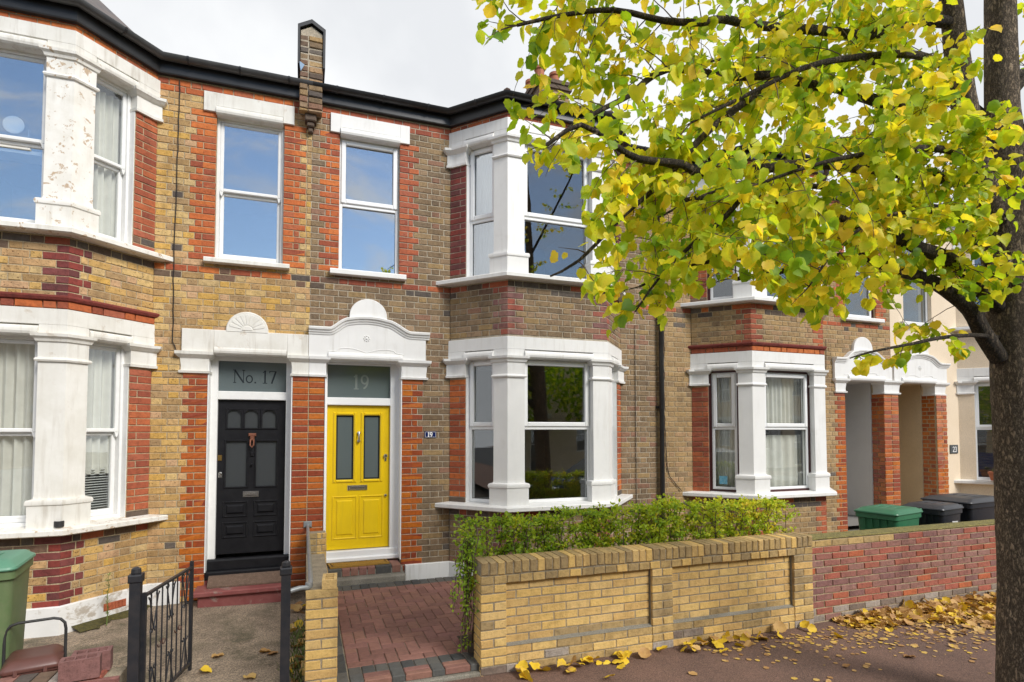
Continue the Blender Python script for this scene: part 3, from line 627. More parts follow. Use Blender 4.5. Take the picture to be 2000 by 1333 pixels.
def pediment(root, x0, x1, mat, z0=2.885, flip=False):
    """door head with an ogee cornice rising to a round-topped crest"""
    w = x1-x0; c = x0+w*.475; hw = .245
    def ease(t): return t*t*(3-2*t)
    lf = [(x0-.0, 3.19)]+[(x0+w*.16+(c-hw+.02-x0-w*.16)*t, 3.19+.145*ease(t)) for t in [i/8 for i in range(9)]]
    rt = [(c+hw-.02+(x1-.05-w*.13-(c+hw-.02))*t, 3.335-.145*ease(t)) for t in [i/8 for i in range(9)]]+[(x1-.05, 3.19)]
    path = lf+[(c-hw*.5, 3.355), (c, 3.362), (c+hw*.5, 3.355)]+rt
    m = MB().prism(WALL, [(x0, z0)]+path+[(x1-.05, z0)], -.1, .045, 0); o = build('door_head', m, M[mat], root)
    # cornice swept along the path
    path = [(x0-.004, 3.19)]+path[1:-1]+[(x1, 3.19)]
    prof = [(-.02,-.012),(.055,-.012),(.06,.012),(.072,.018),(.076,.04),(.095,.05),(.10,.075),(.092,.085),(-.02,.09)]
    rows = []
    for i, (x, z) in enumerate(path):
        a, b = path[max(0,i-1)], path[min(len(path)-1,i+1)]; l = math.hypot(b[0]-a[0], b[1]-a[1]); nx, nz_ = -(b[1]-a[1])/l, (b[0]-a[0])/l
        rows.append([(x+nx*q, -d, z+nz_*q) for d, q in prof])
    build('cornice', MB().loft(rows), M[mat], o)
    build('crest', MB().prism(WALL, [(c-hw, 3.36)]+[(c-hw, 3.44)]+arc(c, 3.45, hw, .235, 180, 0, 16)[1:-1]+[(c+hw, 3.44), (c+hw, 3.36)], -.1, .05, .008), M[mat], o)
    r = MB(); 
    for k in range(8):
        a = k*math.pi/4; r.lathe((c-.02+.034*math.cos(a), -.045, 3.155+.034*math.sin(a)), [(.012,0),(.010,.006),(.004,.010)], 7, ax='y')
    r.lathe((c-.02, -.045, 3.155), [(.018,0),(.015,.009),(.005,.014)], 10, ax='y'); build('rosette', r, M[mat], o)
    sw = MB(); a0, a1 = x0+.235, x1-.35
    if a1-a0 > .3:
        n = 36; ps = [(a0+(a1-a0)*i/n, z0+.075+.055*abs(math.sin(math.pi*2*(i/n)*1.0))*(1 if 4 < i < 32 else .4)) for i in range(n+1)]
        sw.tube([(x, -.045, z) for x, z in ps], .006, 6); build('scroll_line', sw, M[mat], o)
    return o

# ------------------------------------------------------------------ ground (structure)
def sheet(name, x0, x1, y0, y1, z, mat, zf=None, nx=1, ny=1, th=.0):
    m = MB(); vs = []; fs = []
    for j in range(ny+1):
        for i in range(nx+1):
            x, y = x0+(x1-x0)*i/nx, y0+(y1-y0)*j/ny; vs.append((x, y, zf(x, y) if zf else z))
    for j in range(ny):
        for i in range(nx): a = j*(nx+1)+i; fs.append((a, a+1, a+nx+2, a+nx+1))
    m.add(vs, fs); return build(name, m, M[mat], None, kind='structure', recalc=False)
sheet('ground', -60, 60, -60, 60, -.30, 'soil')
sheet('road', -60, 60, -13.5, -5.9, -.215, 'road')
kb = MB()
for i in range(-8, 16): kb.cbox(Fr((0,-5.9,0),(1,0,0),(0,-1,0)), i*.915+.004, i*.915+.91, -.13, 0, -.35, -.105, .012)
build('kerb', kb, M['kerbstone'], None, kind='structure')
sheet('pavement', -60, 60, -5.78, -2.9, -.10, 'asphalt')
sheet('pavement_opposite', -60, 60, -16, -13.5, -.10, 'asphalt')
PZ = -.02
def z17(x, y): return -.118+.010*math.sin(x*3.1+y*2.3)-.02*max(0, -1.4-x)*(y > -2.4)
sheet('garden_path_concrete', -6, .06, -3.02, .02, 0, 'concrete', z17, 40, 24)
sheet('front_yard_concrete', 5.2, 16, -3.0, .02, -.085, 'concrete')
pb = build('block_paving', MB().box(WALL, .26, 2.35, .24, 3.135, -.2, PZ-.012), M['mortarw'], None, kind='structure')
sheet('planting_bed', 1.36, 5.2, -2.99, -2.55, .02, 'soil'); sheet('planting_bed', 2.33, 5.2, -2.55, -.4, .02, 'soil')
def pavers():
    fl = Fr((0,0,0),(1,0,0),(0,-1,0)); out = []
    def pv(x0, x1, y0, y1, t, top=PZ):
        q = MB(); l, wd = x1-x0-.006, y1-y0-.006
        out.append(((x0+x1)/2, (y0+y1)/2, l, wd, t, top))
    X0, X1, Y0, Y1 = .36, 2.30, -2.84, -.45; a = .1075
    # 90 degree herringbone: each row of the grid steps by one
    seen = {}
    for j in range(-2, int((Y1-Y0)/a)+3):
        for i in range(-2, int((X1-X0)/a)+3):
            k = (i-j) % 4
            if k == 0: r = (i, j, 2, 1)
            elif k == 3: r = (i, j, 1, 2)
            else: continue
            x0, y0 = X0+r[0]*a, Y0+r[1]*a; x1, y1 = x0+r[2]*a, y0+r[3]*a
            x0, x1, y0, y1 = max(x0, X0), min(x1, X1), max(y0, Y0), min(y1, Y1)
            if x1-x0 > .035 and y1-y0 > .035: pv(x0, x1, y0, y1, 'pink')
    for i in range(30): pv(.255, .355, -3.12+i*.2, -3.12+i*.2+.2, 'charcoal') if -3.12+i*.2+.2 < -.24 else None
    for i in range(18): pv(X0+i*a, X0+(i+1)*a, -.445, -.245, 'charcoal')
    for i in range(10): pv(X0+i*a, X0+(i+1)*a, -2.995, -2.845, 'charcoal')
    pat = [('charcoal',1),('pink',2),('charcoal',1),('pink',2),('charcoal',1),('pink',2),('charcoal',1)]; x = X0
    for t, n in pat:
        if t == 'charcoal': pv(x, x+a, -3.15, -3.0, t, PZ+.004)
        else: pv(x, x+.215, -3.075, -3.0, t, PZ+.002); pv(x, x+.215, -3.15, -3.08, t, PZ+.004)
        x += a*n
    cache = {}; ranked = sorted(out, key=lambda o: proj((o[0],o[1],o[5]))[2]); rest = MB(); ms = ['pink','charcoal']; n = 0
    for (cx, cy, l, wd, t, top) in ranked:
        r = random.uniform(.01,.99); p = proj((cx,cy,top)); k = (round(l,3), round(wd,3), t, random.randrange(2))
        up = Fr((0,0,0),(1,0,0),(0,-1,0))
        if k not in cache:
            q = MB(); c = .006
            vs = [(-l/2,-wd/2,-.05),(l/2,-wd/2,-.05),(l/2,wd/2,-.05),(-l/2,wd/2,-.05),(-l/2,-wd/2,-c),(l/2,-wd/2,-c),(l/2,wd/2,-c),(-l/2,wd/2,-c),(-l/2+c,-wd/2+c,0),(l/2-c,-wd/2+c,0),(l/2-c,wd/2-c,0),(-l/2+c,wd/2-c,0)]
            vs = [(x, y, z+random.uniform(-.0012,.0012)) for x, y, z in vs]
            fs = [(8,9,10,11)]+[f for i in range(4) for f in ((i,(i+1)%4,4+(i+1)%4,4+i),(4+i,4+(i+1)%4,8+(i+1)%4,8+i))]; cache[k] = (vs, fs)
        vs, fs = cache[k]; tz = top+random.uniform(-.003,.003)
        if n < 300 and 0 < p[0] < 2000 and p[1] < 1400:
            if len(cache[k]) == 2:
                me = bpy.data.meshes.new('paver'); me.from_pydata(vs, [], fs); me.materials.append(M[t]); me.update(); cache[k] = (vs, fs)
                _bm[('pv',k)] = me
            o = bpy.data.objects.new('paver', _bm[('pv',k)]); o.location = (cx, cy, tz); o['rnd'] = r; link(o, pb); n += 1
        else: rest.add([(x+cx, y+cy, z+tz) for x, y, z in vs], fs, r, ms.index(t))
    if rest.f: build('paverwork', rest, [M[t] for t in ms], pb, kind='stuff', recalc=False)
pavers()
build('path_edging', MB().cbox(WALL, .26, 1.42, 3.05, 3.19, -.2, PZ-.05, .01), M['kerbstone'], pb)

# ------------------------------------------------------------------ house 17 (left)
AX = .05
D17 = (-1.11, -.146); D19 = (.25, 1.246)
W17 = (-1.07, -.285, 4.05, 5.86); W19 = (.40, 1.195, 4.05, 5.86)
def pillar_lay(x0, x1, z0=G, z1=2.635):
    return lambda out: lay(out, WALL, x0, x1, z0, z1, lambda u, z, k: 'glazed', key='pillar', d=.004, ph=x0, st=.19, hd=.19)
h17 = make_house(17, -3.075, -4.9, AX, 'terraced house with clean yellow brick, peeling white bay and black front door', 'stock17', 'mortar17', 'white17', 'orange', 'orange', 'purple', 'red', 'red', True, 'guttergrey', 'sash', 'sash', None, ('glass','glass'), ('glassblue','glass'),
    [(-1.712, AX, 2.63, 6.25), (-1.712, D17[0], G, 2.63), (-4.9, -4.45, G, 6.25)],
    [W17, (D17[0], D17[1], G, 2.89)],
    [(-1.07, -1, 4.05, 5.9, 'orange', .28, .215), (-.285, 1, 4.05, 5.9, 'orange', .265, .19), (D17[0], -1, G, 2.64, 'glazed', .27, .205)], extra_lay=[pillar_lay(D17[1], .25)], peel='peel')
def pier_core(root, x0, x1, mortar, z1=2.64): build('pillar_core', MB().box(WALL, x0+.006, x1-.006, -.26, -.005, G-.1, z1), M[mortar], root)
pier_core(h17['root'], D17[1], .25, 'mortar17')
r17 = h17['root']
lintel(r17, -1.211, -.167, -1.072, -.30, 5.885, 6.128, 'white17'); sill(r17, -1.173, -.20, 3.985, 4.047, 'white17')
window(r17, WALL, W17[0], W17[1], 4.05, 5.86, .07, 'sash', 4.955, 'glassblue', 'sash')
# plinth
def plinth(root, cx, xs, mat, z1=.145):
    m = MB(); sweep(m, lambda d: bayp(cx, d), [(-.1,G-.15),(.035,G-.15),(.03,z1-.01),(.012,z1),(-.1,z1)])
    for a, b in xs: m.cbox(WALL, a, b, -.05, .035, G-.15, z1, .008)
    return build('plinth', m, M[mat], root)
p17 = plinth(r17, -3.075, [(-1.70, -1.36)], 'plinth17')
# air brick in the plinth of the bay's right cant
fl, ff, fr = bay_frames(-3.075); ab = MB(); ab.box(fr, .42, .66, 0, .038, -.03, .05)
for i in range(6): ab.box(fr, .43+i*.037, .455+i*.037, .038, .044, -.02, .04)
build('air_brick', ab, M['red'], p17)
# door 17: surround, frame, fanlight, black leaf
def surround17():
    m = MB(); m.cbox(WALL, -1.395, -1.05, -.1, .04, 2.885, 3.165, .006); m.cbox(WALL, -1.05, -.215, -.1, .0395, 2.945, 3.165, .006); m.cbox(WALL, -.215, .042, -.1, .04, 2.885, 3.165, .006)
    o = build('door_head', m, M['white17'], r17)
    build('head_moulding', straight(MB(), WALL, -1.045, -.22, [(d, z) for d, z in ROLL(2.865)]), M['white17'], o)
    c = -.678; build('crest', MB().prism(WALL, [(c-.242, 3.15)]+arc(c, 3.172, .242, .238, 180, 0, 18)+[(c+.242, 3.15)], -.1, .045, .012), M['white17'], o)
    s = MB()
    for i in range(9):
        a = R(18+i*18); s.prism(WALL, [(c+.07*math.cos(a-.1), 3.175+.07*math.sin(a-.1)),(c+.20*math.cos(a-.10), 3.175+.195*math.sin(a-.10)),(c+.212*math.cos(a), 3.175+.207*math.sin(a)),(c+.20*math.cos(a+.10), 3.175+.195*math.sin(a+.10)),(c+.07*math.cos(a+.1), 3.175+.07*math.sin(a+.1))], .04, .0500, .003)
    s.prism(WALL, arc(c, 3.175, .06, .055, 0, 180, 10), .04, .052, .004); build('sunburst', s, M['white17'], o)
    door_capital(r17, -1.40, -1.11, 'white17'); door_capital(r17, -.15, .048, 'white17', sides=(1,0))
surround17()
def door_frame(root, o0, o1, l0, l1, zb, zl, f0, f1, z1, mat, dpt=.2):
    m = MB(); y = -dpt
    m.cbox(WALL, o0, l0, y-.06, y+.03, zb, z1, .006); m.cbox(WALL, l1, o1, y-.06, y+.03, zb, z1, .006)
    m.cbox(WALL, l0, l1, y-.06, y+.029, zl, f0, .006); m.cbox(WALL, l0, l1, y-.06, y+.029, f1, z1, .006)
    for a, b in ((o0, o0+.012), (o1-.012, o1)): m.box(WALL, a, b, y+.03, .006, zb, z1-.001)
    m.box(WALL, o0+.012, o1-.012, y+.03, -.005, z1-.03, z1-.002)
    return build('door_frame', m, M[mat], root)
fr17 = door_frame(r17, D17[0], D17[1], -1.02, -.225, .22, 2.324, 2.43, 2.815, 2.90, 'sash')
fan = build('fanlight', MB().box(WALL, -1.02, -.225, -.235, -.228, 2.425, 2.82), M['frost'], fr17)
x_ = -.85
for c_ in 'No. 17':
    t = MB(); x2 = text(t, WALL, c_, x_, 2.545, .16, .019, -.2285, -.2265)
    if t.f: build('letter', t, M['etch'], fan)
    x_ = x2
lf = MB(); zb, zt, x0, x1 = .385, 2.322, -1.018, -.228; y = -.225
glz = [(-.915,-.745,1.965,2.20),(-.715,-.545,1.965,2.20),(-.51,-.335,1.965,2.20),(-.925,-.675,1.22,1.80),(-.575,-.325,1.22,1.80)]
cells(lf, WALL, x0, x1, zb, zt, y-.045, y, [(a,b,c,d+(.0 if d < 2 else 0)) for a,b,c,d in glz])
d17 = build('door', lf, M['black'], r17)
for a, b, c, e in glz:
    q = MB()
    for A in ((a-.016,a+.004,c-.016,e+.016),(b-.004,b+.016,c-.016,e+.016),(a+.004,b-.004,c-.016,c+.004),(a+.004,b-.004,e-.004,e+.016)): q.cbox(WALL, A[0], A[1], y-.01, y+.012, A[2], A[3], .005)
    if e > 2:
        mid = (a+b)/2; hw = (b-a)/2
        for s in (-1, 1): q.prism(WALL, [(mid+s*hw, e+.004)]+[(mid+s*hw*math.cos(R(k)), e-.085+.085*math.sin(R(k))) for k in range(0, 91, 15)], y-.02, y+.008)
    build('moulding', q, M['black'], d17); build('pane', MB().box(WALL, a, b, y-.03, y-.024, c, e), M['obscure'], d17)
for a, b in ((-.93,-.68),(-.575,-.325)):
    for c, e in ((.86,1.02),(.60,.76)):
        q = MB()
        for A in ((a-.02,a,c-.02,e+.02),(b,b+.02,c-.02,e+.02),(a,b,c-.02,c),(a,b,e,e+.02)): q.cbox(WALL, A[0], A[1], y-.005, y+.012, A[2], A[3], .006)
        q.cbox(WALL, a+.012, b-.012, y-.005, y+.02, c+.012, e-.012, .03); build('panel', q, M['black'], d17)
q = MB(); q.cbox(WALL, -.72, -.535, y-.002, y+.008, 1.085, 1.16, .004); q.cbox(WALL, -.695, -.56, y+.008, y+.014, 1.105, 1.14, .004); build('letterbox', q, M['chrome'], d17)
q = MB(); q.cbox(WALL, -.665, -.575, y, y+.03, 1.86, 1.90, .008); q.cbox(WALL, -.645, -.595, y, y+.035, 1.80, 1.862, .012); q.tube([(-.64,.18,1.82),(-.64,.17,1.75),(-.62,.165,1.72),(-.60,.17,1.75),(-.60,.18,1.82)], .010, 8); build('knocker', q, M['copper'], d17, smooth=40)
q = MB(); q.cbox(WALL, -.642, -.598, y, y+.02, 1.60, 1.66, .012); q.lathe((-.62,.205,1.50), [(.015,0),(.013,.02),(.006,.028)], 12, ax='y'); build('door_pull', q, M['black'], d17)
build('lock', MB().cbox(WALL, -1.012, -.965, y, y+.015, 1.555, 1.625, .005), M['brass'], d17)
q = MB(); q.cbox(WALL, -1.005, -.955, y, y+.012, 1.34, 1.40, .01); q.lathe((-.98,.213,1.395), [(.022,0),(.02,.012),(.010,.02)], 14, ax='y'); build('lock', q, M['chrome'], d17)
q = MB(); q.cbox(WALL, D17[0]-.0, D17[1]+.0, -.20, -.10, .20, .345, .02); q.cbox(WALL, D17[0], D17[1], -.26, -.02, .12, .215, .012); build('door_sill', q, M['black'], r17)
st = MB(); st.cbox(WALL, -1.13, -.17, -.12, .30, -.2, .01, .01); st.cbox(WALL, -1.175, -.16, -.12, .345, .01, .07, .012); st.box(WALL, -1.11, -.15, -.2, -.04, .07, .16); build('doorstep', st, M['redstep'], r17)

# ------------------------------------------------------------------ house 19 (yellow door)
h19 = make_house(19, 3.28, AX, 5.32, 'terraced house with sooty brown brick, fresh white bay and yellow front door', 'stock19', 'mortar19', 'white19', 'red', 'red', 'pinkbrown', 'orange', 'purple', False, 'gutter', 'upvc', 'upvc', None, ('glass','glass'), ('glass','glassblue'),
    [(AX, 1.91, 2.63, 6.25), (D19[1], 1.91, G, 2.63), (4.65, 5.32, G, 6.25)], [W19, (D19[0], D19[1], G, 2.89)],
    [(.40, -1, 4.05, 5.9, 'orange', .25, .17), (1.195, 1, 4.05, 5.9, 'red', .265, .185), (D19[1], 1, G, 2.64, 'glazed', .285, .21)])
r19 = h19['root']
lintel(r19, .28, 1.325, .407, 1.192, 5.888, 6.14, 'white19'); sill(r19, .292, 1.281, 3.978, 4.05, 'white19')
window(r19, WALL, W19[0], W19[1], 4.05, 5.86, .07, 'upvc', 4.965, 'glassblue', 'upvc')
plinth(r19, 3.28, [(1.30, 1.91), (4.65, 5.32)], 'white19', .13)
pediment(r19, .045, 1.61, 'white19')
build('head_moulding', straight(MB(), WALL, .285, 1.24, [(d+.03, z) for d, z in ROLL(2.85)]), M['white19'], r19)
door_capital(r19, .052, .252, 'white19', sides=(0,1)); door_capital(r19, 1.246, 1.575, 'white19')
fr19 = door_frame(r19, D19[0], D19[1], .287, 1.117, .20, 2.275, 2.377, 2.82, 2.88, 'upvc')
fan = build('fanlight', MB().box(WALL, .283, 1.12, -.235, -.228, 2.37, 2.825), M['frost'], fr19)
pe = surf('pale_etching', (.16,.19,.18), (.18,.20,.19), 9, .6, 0)
for c_, x_ in (('1', .62), ('9', .72)): t = MB(); text(t, WALL, c_, x_, 2.50, .19, .030, -.2285, -.2268); build('digit', t, pe, fan)
lf = MB(); zb, zt, x0, x1 = .345, 2.272, .290, 1.114; y = -.222
glz = [(.405,.635,1.27,2.14),(.765,.985,1.27,2.14)]
cells(lf, WALL, x0, x1, zb, zt, y-.045, y, glz); d19 = build('door', lf, M['yellow'], r19)
for a, b, c, e in glz:
    q = MB()
    for A in ((a-.04,a+.002,c-.04,e+.04),(b-.002,b+.04,c-.04,e+.04),(a+.002,b-.002,c-.04,c+.002),(a+.002,b-.002,e-.002,e+.04)): q.cbox(WALL, A[0], A[1], y-.01, y+.016, A[2], A[3], .014)
    build('moulding', q, M['yellow'], d19); pn = build('pane', MB().box(WALL, a, b, y-.03, y-.024, c, e), M['frost'], d19)
    q = MB()
    for A in ((a+.006,a+.022,c+.006,e-.006),(b-.022,b-.006,c+.006,e-.006),(a+.022,b-.022,c+.006,c+.022),(a+.022,b-.022,e-.022,e-.006)): q.box(WALL, A[0], A[1], y-.025, y-.021, A[2], A[3])
    build('etched_border', q, M['etch'], pn)
for a, b in ((.385,.665),(.735,1.015)):
    q = MB(); c, e = .50, 1.03
    for A in ((a-.024,a,c-.024,e+.024),(b,b+.024,c-.024,e+.024),(a,b,c-.024,c),(a,b,e,e+.024)): q.cbox(WALL, A[0], A[1], y-.005, y+.011, A[2], A[3], .009)
    q.cbox(WALL, a+.012, b-.012, y-.004, y+.014, c+.012, e-.012, .035); build('panel', q, M['yellow'], d19)
q = MB(); q.cbox(WALL, .56, .82, y, y+.012, 1.125, 1.195, .005); q.cbox(WALL, .585, .795, y+.012, y+.018, 1.14, 1.18, .004); build('letterbox', q, M['chrome'], d19)
q = MB(); q.lathe((.70,.21,1.90), [(.022,0),(.022,.012),(.012,.02)], 14, ax='y'); q.lathe((.70,.21,1.79), [(.02,0),(.02,.012),(.01,.02)], 14, ax='y'); q.tube([(.70,.18,1.91),(.70,.165,1.87),(.70,.165,1.82),(.70,.18,1.78)], .011, 9); build('knocker', q, M['chrome'], d19, smooth=40)
q = MB(); q.lathe((1.06,.215,1.585), [(.026,0),(.026,.02),(.018,.028)], 16, ax='y'); q.cbox(WALL, 1.045, 1.075, y, y+.01, 1.51, 1.57, .006); build('lock', q, M['chrome'], d19, smooth=40)
q = MB(); q.lathe((1.065,.215,1.045), [(.018,0),(.018,.012),(.012,.018)], 14, ax='y'); build('lock', q, M['chrome'], d19, smooth=40)
q = MB(); q.cbox(WALL, D19[0], D19[1], -.26, -.15, .19, .335, .008); q.cbox(WALL, .26, 1.24, -.16, -.12, .19, .25, .012); build('door_sill', q, M['upvc'], r19)
st = MB(); st.box(WALL, .26, 1.25, -.12, .155, -.2, .135); st.cbox(WALL, .255, 1.27, -.12, .255, -.2, .06, .015); ds = build('doorstep', st, M['kerbstone'], r19)
for row, (ya, yb) in enumerate(((-.16,-.015),(-.01,.18))):
    x = .265; i = 0
    for t, wd in ([('charcoal',.21),('pink',.105),('pink',.105),('pink',.105),('pink',.105),('charcoal',.21),('pink',.12)] if row == 0 else [('charcoal',.105),('pink',.21),('charcoal',.21),('pink',.21),('pink',.105),('pink',.12)]):
        f = Fr(((x+wd/2), ya, 0), (1,0,0), (0,-1,0)); q = MB().cbox(f, -wd/2+.003, wd/2-.003, -(yb-ya)+.004, 0, .07, .17, .008, random.uniform(.01,.99)); build('paver', q, M[t], ds); x += wd
# number plate
pq = build('number_plaque', MB().cbox(WALL, 1.557, 1.722, 0, .012, 1.835, 1.922, .003), M['plaque'], r19)
t = MB()
for A in ((1.564,1.568,1.842,1.915),(1.711,1.715,1.842,1.915),(1.564,1.715,1.842,1.8455),(1.564,1.715,1.9115,1.915)): t.box(WALL, A[0], A[1], .012, .0128, A[2], A[3])
text(t, WALL, '19', 1.600, 1.850, .060, .014, .012, .0135, True); build('digits', t, M['letter'], pq)

# ------------------------------------------------------------------ house 21 and 23
D21 = (9.394, 10.39); D23 = (10.79, 11.80); W21 = (9.445, 10.24, 4.05, 5.86)
h21 = make_house(21, 7.355, 5.32, 10.6, 'terraced house with brown brick, maroon-edged bay windows and open white porch', 'stock21', 'mortar17', 'white19', 'orange', 'orange', 'red', 'red', 'red', True, 'gutter', 'upvc', 'upvc', 'maroon', ('glass','glass'), ('glass','glass'),
    [(5.32, 5.985, G, 6.25), (8.725, 10.6, 2.63, 6.25), (8.725, D21[0], G, 2.63)], [W21, (D21[0], D21[1], G, 2.89)],
    [(W21[0], -1, 4.05, 5.9, 'orange', .28, .215), (W21[1], 1, 4.05, 5.9, 'orange', .265, .19), (D21[0], -1, G, 2.64, 'glazed', .26, .19)], extra_lay=[pillar_lay(D21[1], D23[0])])
r21 = h21['root']; pier_core(r21, D21[1], D23[0], 'mortar17')
def return_bricks(root, x, y1, mortar):      # left return of a glazed pillar, seen from the street
    sp = []; f = Fr((x, 0, 0), (0, -1, 0), (-1, 0, 0)); lay(sp, f, -y1, .0, G, 2.635, lambda u, z, k: 'glazed', st=.19, hd=.09)
    for fr, a, b, z0, z1, t, key, d in sp:
        pass
    m = MB()
    for fr, a, b, z0, z1, t, key, d in sp: m.cbox(fr, a, b, -.02, .004, z0, z1, .005, random.uniform(.01,.99), 0, .001)
    build('return_brickwork', m, M['glazed'], root, kind='stuff', recalc=False)
return_bricks(r21, D21[1], .26, 'mortar17')
lintel(r21, 9.315, 10.36, 9.447, 10.235, 5.888, 6.14, 'white19'); sill(r21, 9.36, 10.35, 3.978, 4.05, 'white19')
window(r21, WALL, W21[0], W21[1], 4.05, 5.86, .07, 'upvc', 4.965, 'glass', 'upvc', 'maroon')
plinth(r21, 7.355, [(5.32, 5.98), (8.73, 9.15)], 'kerbstone', .05)
pediment(r21, 9.10, 10.62, 'white19'); door_capital(r21, 9.15, 9.394, 'white19'); door_capital(r21, 10.39, 10.6, 'white19', sides=(1,0))
build('head_moulding', straight(MB(), WALL, D21[0]+.03, D21[1]-.03, [(d+.03, z) for d, z in ROLL(2.85)]), M['white19'], r21)
def porch(root, a, b, mat, doorcol, floor):
    m = MB(); m.box(WALL, b-.03, b+.0, -1.6, -.255, G, 2.9); m.box(WALL, a, a+.03, -1.6, -.255, G, 2.9); m.box(WALL, a+.03, b-.03, -1.6, -.02, 2.86, 2.93); m.box(WALL, a+.03, b-.03, -1.62, -1.58, 2.2, 2.86)
    o = build('porch', m, M[mat], root); build('porch_floor', MB().box(WALL, a, b, -1.6, .15, G-.1, .02), M['kerbstone'], o)
    d = MB().cbox(WALL, a+.08, b-.08, -1.58, -1.52, .05, 2.1, .01)
    for c, e in ((.3,1.0),(1.15,1.95)):
        for p, q in ((a+.16,(a+b)/2-.05),((a+b)/2+.05,b-.16)): d.cbox(WALL, p, q, -1.53, -1.505, c, e, .03)
    build('door', d, M[doorcol], root); return o
po = porch(r21, D21[0], D21[1], 'greyrender', 'black', 0)
q = MB(); q.cbox(Fr((D21[1]-.03, 0, 0), (0,-1,0), (-1,0,0)), -.93, -.88, 0, .025, 1.72, 1.86, .008); build('doorbell', q, M['gasket'], po)
h23 = make_house(23, 13.87, 10.6, 15.9, 'cream rendered terraced house with glazed brick porch pillar and slate number plaque', 'stock21', 'cream', 'white19', 'orange', 'orange', 'red', 'red', 'red', False, 'gutter', 'upvc', 'upvc', None, ('glass','glass'), ('glass','glass'),
    [(10.6, 12.50, 2.63, 6.25), (11.80, 12.50, G, 2.63), (15.24, 15.9, G, 6.25)], [(10.98, 11.78, 4.05, 5.86), (D23[0], D23[1], G, 2.89)], [],
    extra_lay=[lambda out: lay(out, WALL, 11.80, 12.10, G, 2.635, lambda u, z, k: 'glazed', key='pillar', d=.035, ph=11.8, st=.19, hd=.09)], render=True)
r23 = h23['root']; build('pillar_core', MB().box(WALL, 11.803, 12.097, .001, .029, G, 2.64).box(WALL, 11.7985, 11.81, -.26, .028, G, 2.64), M['mortar17'], r23); return_bricks(r23, D23[1], .26, 'mortar17')
window(r23, WALL, 10.98, 11.78, 4.05, 5.86, .07, 'upvc', 4.965, 'glass', 'upvc'); sill(r23, 10.88, 11.88, 3.978, 4.05, 'white19')
pediment(r23, 10.625, 12.16, 'white19'); door_capital(r23, 10.602, 10.79, 'white19', sides=(0,1)); door_capital(r23, 11.80, 12.10, 'white19')
build('head_moulding', straight(MB(), WALL, D23[0]+.03, D23[1]-.03, [(d+.03, z) for d, z in ROLL(2.85)]), M['white19'], r23)
porch(r23, D23[0], D23[1], 'sand_render', 'gutter', 0)
pq = build('number_plaque', MB().cbox(WALL, 12.20, 12.43, 0, .018, 1.47, 1.645, .004), M['slateplaque'], r23)
t = MB(); text(t, WALL, '23', 12.265, 1.505, .10, .012, .018, .020, False); build('digits', t, M['letter'], pq)

# ------------------------------------------------------------------ shared roof features
def parapet():
    root = h19['root']; m = []; P = MB(); f = Fr((0,-.15,0),(1,0,0),(0,-1,0)); xl, xr = -.108, .168; specs = []
    core = MB().prism(f, [(xl+.006,6.05),(xr-.006,6.05),(xr-.006,7.08),((xl+xr)/2,7.16),(xl+.006,7.08)], -3.0, -.006)
    o = build('party_parapet', core, M['mortar19'], root)
    lay(specs, f, xl, xr, 6.02, 7.06, lambda u, z, k: random.choice(['stock19','stock19','dark','stock21']), key='wall', st=.138, hd=.138)
    for fr, a, b, z0, z1, t, key, d in specs:
        q = MB().cbox(fr, a, b, -.06, random.uniform(-.004,.012) if z0 > 6.35 else .02+random.uniform(-.004,.012), z0, z1, .009, random.uniform(.01,.99), 0, .004); build('brick', q, M[t], o)
    for s in (-1, 1):
        sp = []; fs = Fr((xl if s < 0 else xr, -.15, 0), (0, -1*(-1), 0) if s > 0 else (0,-1,0), (s,0,0))
    cap = MB(); 
    c = (xl+xr)/2; pr = [(xl-.03,6.62),(xl-.004,6.62),(xl-.004,7.10),(c,7.185),(xr+.004,7.10),(xr+.004,6.62),(xr+.03,6.62),(xr+.032,7.135),(c,7.235),(xl-.032,7.135)]
    cap.prism(f, pr, -3.0, .03); build('coping', cap, M['gutter'], o)
    cb = MB(); cb.cbox(f, c-.07, c+.07, -.15, -.02, 5.93, 6.02, .012); cb.cbox(f, c-.045, c+.045, -.15, -.05, 5.87, 5.93, .012); cb.cbox(f, c-.03, c+.03, -.15, -.08, 5.81, 5.87, .012)
    build('corbel', cb, M['dark'], o)
    build('flashing', MB().prism(f, [(xl-.012,6.66),(xl+.055,6.62),(xl+.01,6.53)], .012, .022), surf('blue_lead', (.22,.33,.48),(.26,.38,.52),9,.4,0), o)
parapet()
